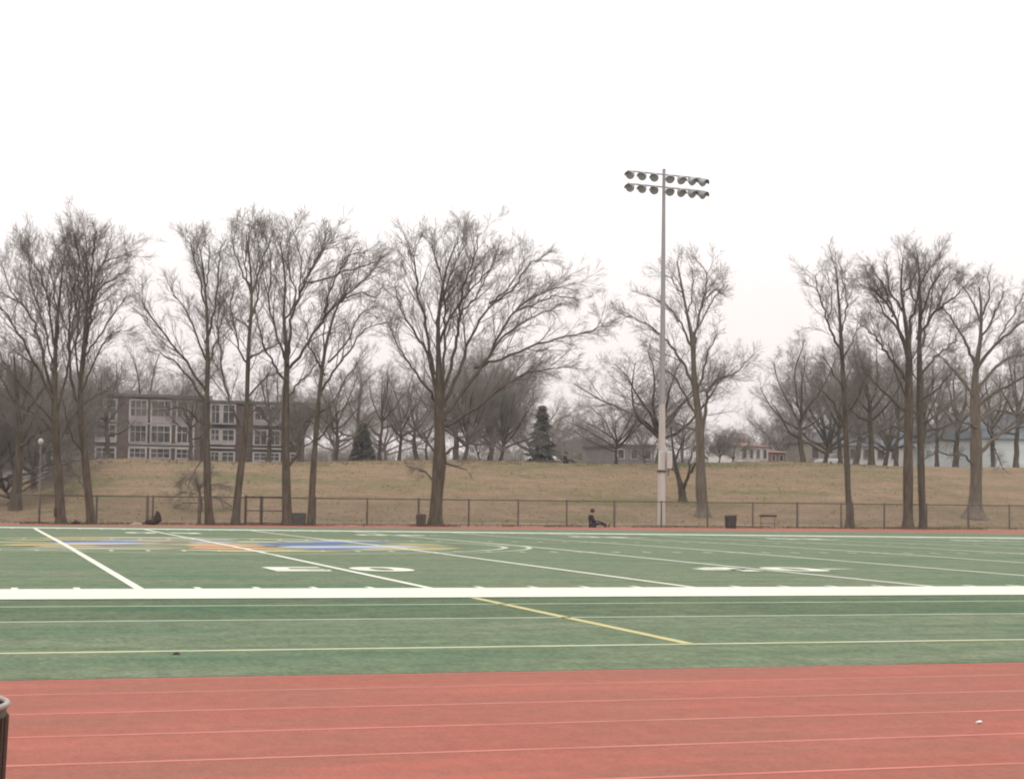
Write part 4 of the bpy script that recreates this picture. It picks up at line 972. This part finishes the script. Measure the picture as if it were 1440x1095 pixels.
# ------------------------------------------------------------------ people
def person(px, py_base, Y, label, face=1, scale=1.0, seated_at=None):
    """seated on the ground: hips on the ground, legs forward, knees a little bent, body leaning slightly back"""
    p = foot(px, Y, py_base) if seated_at is None else seated_at
    root = empty('person', p, label, 'person', 'people sitting on the grass'); root.scale = (face*scale, scale, scale)
    def skin(name, verts, edges, radii, m, parent, lvl=2):
        me = bpy.data.meshes.new(name); me.from_pydata(verts, edges, []); o = link(name, me, None, parent)
        sk = o.modifiers.new('skin', 'SKIN'); me.skin_vertices[0].data[0].use_root = True
        for i, r_ in enumerate(radii): me.skin_vertices[0].data[i].radius = (r_, r_) if not isinstance(r_, tuple) else r_
        sb = o.modifiers.new('sub', 'SUBSURF'); sb.levels = lvl; sb.render_levels = lvl
        dg = bpy.context.evaluated_depsgraph_get(); dg.update()
        me2 = bpy.data.meshes.new_from_object(o.evaluated_get(dg)); o.modifiers.clear(); o.data = me2; me2.materials.clear(); me2.materials.append(m)
        smooth(me2); return o
    V = [(0,0,.13),(-.05,0,.30),(-.08,0,.48),(-.06,0,.60),(-.03,0,.66),(.02,0,.80),  # pelvis..head top
         (.02,.10,.13),(.34,.13,.30),(.66,.12,.10),(.76,.12,.16),     # left leg
         (.02,-.10,.13),(.40,-.14,.24),(.74,-.13,.08),(.84,-.13,.14),  # right leg
         (-.07,.18,.55),(.02,.24,.34),(.20,.18,.27),                   # left arm to the knee
         (-.07,-.18,.55),(-.02,-.25,.34),(.16,-.22,.25)]
    E = [(0,1),(1,2),(2,3),(3,4),(4,5),(0,6),(6,7),(7,8),(8,9),(0,10),(10,11),(11,12),(12,13),(3,14),(14,15),(15,16),(3,17),(17,18),(18,19)]
    Rr = [.14,.125,.14,.07,.055,.085,.095,.065,.045,.035,.095,.065,.045,.035,.055,.042,.03,.055,.042,.03]
    body = skin('body', V, E, Rr, M['skin'], root)
    # jacket, trousers, shoes follow the body a little outside it
    skin('jacket', [(-.01,0,.20),(-.05,0,.34),(-.08,0,.48),(-.065,0,.585),(-.07,.18,.55),(.01,.24,.35),(.16,.19,.285),(-.07,-.18,.55),(-.03,-.25,.35),(.12,-.225,.265)],
         [(0,1),(1,2),(2,3),(3,4),(4,5),(5,6),(3,7),(7,8),(8,9)], [.155,.145,.16,.085,.07,.056,.042,.07,.056,.042], M['dark_cloth'], root)
    skin('trousers', [(0,0,.14),(.02,.10,.135),(.34,.13,.305),(.62,.12,.125),(.02,-.10,.135),(.40,-.14,.245),(.70,-.13,.105)],
         [(0,1),(1,2),(2,3),(0,4),(4,5),(5,6)], [.15,.11,.078,.06,.11,.078,.06], M['trouser'], root)
    for (x, y, z) in ((.71,.12,.09),(.79,-.13,.075)):
        skin('shoe', [(x-.03,y,z-.03),(x+.02,y,z+.03),(x+.05,y,z+.12)], [(0,1),(1,2)], [.05,.048,.035], M['black'], root)
    hm = MB(); hm.lathe((.0,0,.80), [(.02,.115),(.07,.10),(.105,.05),(.112,0),(.10,-.06)], 18).build('hair', M['hair'], root, 70)
    # face: nose, eyes, ears
    f = MB(); f.box((.108,0,.775), (.03,.022,.035), taper=.5).build('nose', M['skin'], root)
    for s in (-1, 1):
        MB().lathe((.092, s*.034, .795), [(.001,-.01),(.011,0),(.001,.01)], 8).build('eye', M['black'], root, 60)
        MB().lathe((.01, s*.092, .77), [(.001,-.03),(.02,-.01),(.02,.015),(.001,.03)], 8, .5).build('ear', M['skin'], root, 60)
        # hands: palm and five fingers resting on the shins
        hx, hy, hz = ((.21,.175,.265) if s > 0 else (.17,-.215,.245))
        vv = [(hx-.02,hy,hz),(hx+.05,hy,hz-.01)]; ee = [(0,1)]; rr = [.026,.030]
        hand = skin('hand', vv, ee, rr, M['skin'], root, 1)
        for q, (o, ln) in enumerate(((-.024,.062),(-.008,.072),(.008,.068),(.023,.052))):
            skin('finger', [(hx+.06,hy+o,hz-.005),(hx+.06+ln*.5,hy+o,hz-.012),(hx+.06+ln*.85,hy+o,hz-.04)], [(0,1),(1,2)], [.009,.0085,.007], M['skin'], hand, 1)
        skin('thumb', [(hx+.01,hy-s*.025,hz),(hx+.045,hy-s*.05,hz-.01),(hx+.07,hy-s*.055,hz-.03)], [(0,1),(1,2)], [.010,.009,.008], M['skin'], hand, 1)
    return root
person(833, 735, 96.5, 'person in dark clothes sitting on the ground at the fence with legs stretched right', 1, 1.22)
person(796, 650, 135.0, 'person in dark clothes sitting on top of the grassy slope', 1, 1.05)

# ------------------------------------------------------------------ sky and sun
SUN_EL, SUN_RZ = R(48), R(200)
w = bpy.data.worlds.new('World'); scene.world = w; w.use_nodes = True; nt = w.node_tree; N = nt.nodes; Lk = nt.links
bg = N['Background']; bg.inputs['Strength'].default_value = .1
sky = N.new('ShaderNodeTexSky'); sky.sky_type = 'NISHITA'; sky.sun_disc = False; sky.sun_elevation = SUN_EL; sky.sun_rotation = SUN_RZ
tc = N.new('ShaderNodeTexCoord'); sp = N.new('ShaderNodeSeparateXYZ'); Lk.new(tc.outputs['Generated'], sp.inputs[0])
cr = N.new('ShaderNodeValToRGB'); mr = N.new('ShaderNodeMapRange'); mr.inputs[1].default_value = -.05; mr.inputs[2].default_value = 1
Lk.new(sp.outputs['Z'], mr.inputs[0]); Lk.new(mr.outputs[0], cr.inputs[0])
OV = [(0.0, (.55,.50,.48)), (.05, (.90,.82,.80)), (.16, (1.10,1.02,.995)), (.3, (1.45,1.42,1.40)), (1.0, (2.35,2.36,2.38))]
cr.color_ramp.elements[0].position = OV[0][0]; cr.color_ramp.elements[0].color = (*[c/2.5 for c in OV[0][1]], 1)
cr.color_ramp.elements[1].position = OV[-1][0]; cr.color_ramp.elements[1].color = (*[c/2.5 for c in OV[-1][1]], 1)
for ps, c in OV[1:-1]:
    e = cr.color_ramp.elements.new(ps); e.color = (*[x/2.5 for x in c], 1)
sc = N.new('ShaderNodeVectorMath'); sc.operation = 'SCALE'; sc.inputs['Scale'].default_value = 25.0; Lk.new(cr.outputs[0], sc.inputs[0])
# soft cloud structure in the overcast
mpn = N.new('ShaderNodeMapping'); mpn.inputs['Scale'].default_value = (1,1,3); Lk.new(tc.outputs['Generated'], mpn.inputs[0])
nz = N.new('ShaderNodeTexNoise'); nz.inputs['Scale'].default_value = 2.2; nz.inputs['Detail'].default_value = 5; Lk.new(mpn.outputs[0], nz.inputs['Vector'])
mrn = N.new('ShaderNodeMapRange'); mrn.inputs[3].default_value = .95; mrn.inputs[4].default_value = 1.05; Lk.new(nz.outputs['Fac'], mrn.inputs[0])
sc2 = N.new('ShaderNodeVectorMath'); sc2.operation = 'SCALE'; Lk.new(sc.outputs[0], sc2.inputs[0]); Lk.new(mrn.outputs[0], sc2.inputs['Scale'])
mx = N.new('ShaderNodeMix'); mx.data_type = 'RGBA'; mx.inputs[0].default_value = .95
Lk.new(sky.outputs[0], mx.inputs[6]); Lk.new(sc2.outputs[0], mx.inputs[7]); Lk.new(mx.outputs[2], bg.inputs['Color'])
sd = bpy.data.lights.new('sun', 'SUN'); sd.energy = .6; sd.angle = R(25); sd.color = (1,.97,.93)
so = bpy.data.objects.new('sun', sd); COL.objects.link(so)
# the lamp shines from the same direction as the sky's sun
az = SUN_RZ; dv = Vector((math.sin(az)*math.cos(SUN_EL), math.cos(az)*math.cos(SUN_EL), math.sin(SUN_EL)))
so.rotation_euler = dv.to_track_quat('Z', 'Y').to_euler()

HAZE = 0.00033
if HAZE:
    hm = bpy.data.materials.new('haze'); hm.use_nodes = True; nn = hm.node_tree; nn.nodes.clear()
    o_ = nn.nodes.new('ShaderNodeOutputMaterial'); v_ = nn.nodes.new('ShaderNodeVolumePrincipled'); v_.inputs['Density'].default_value = HAZE; v_.inputs['Color'].default_value = (.95,.93,.93,1)
    nn.links.new(v_.outputs[0], o_.inputs['Volume'])
    b = MB().box((0, 700, 16), (8000, 8000, 36)); tag(b.build('haze', hm), kind='stuff')

scene.render.engine = 'CYCLES'
scene.cycles.max_bounces = 5; scene.cycles.diffuse_bounces = 3
scene.cycles.filter_width = 2.0
scene.view_settings.view_transform = 'Standard'; scene.view_settings.look = 'None'
scene.view_settings.exposure = 0; scene.view_settings.gamma = 1
scene.render.resolution_x = 1024; scene.render.resolution_y = 778
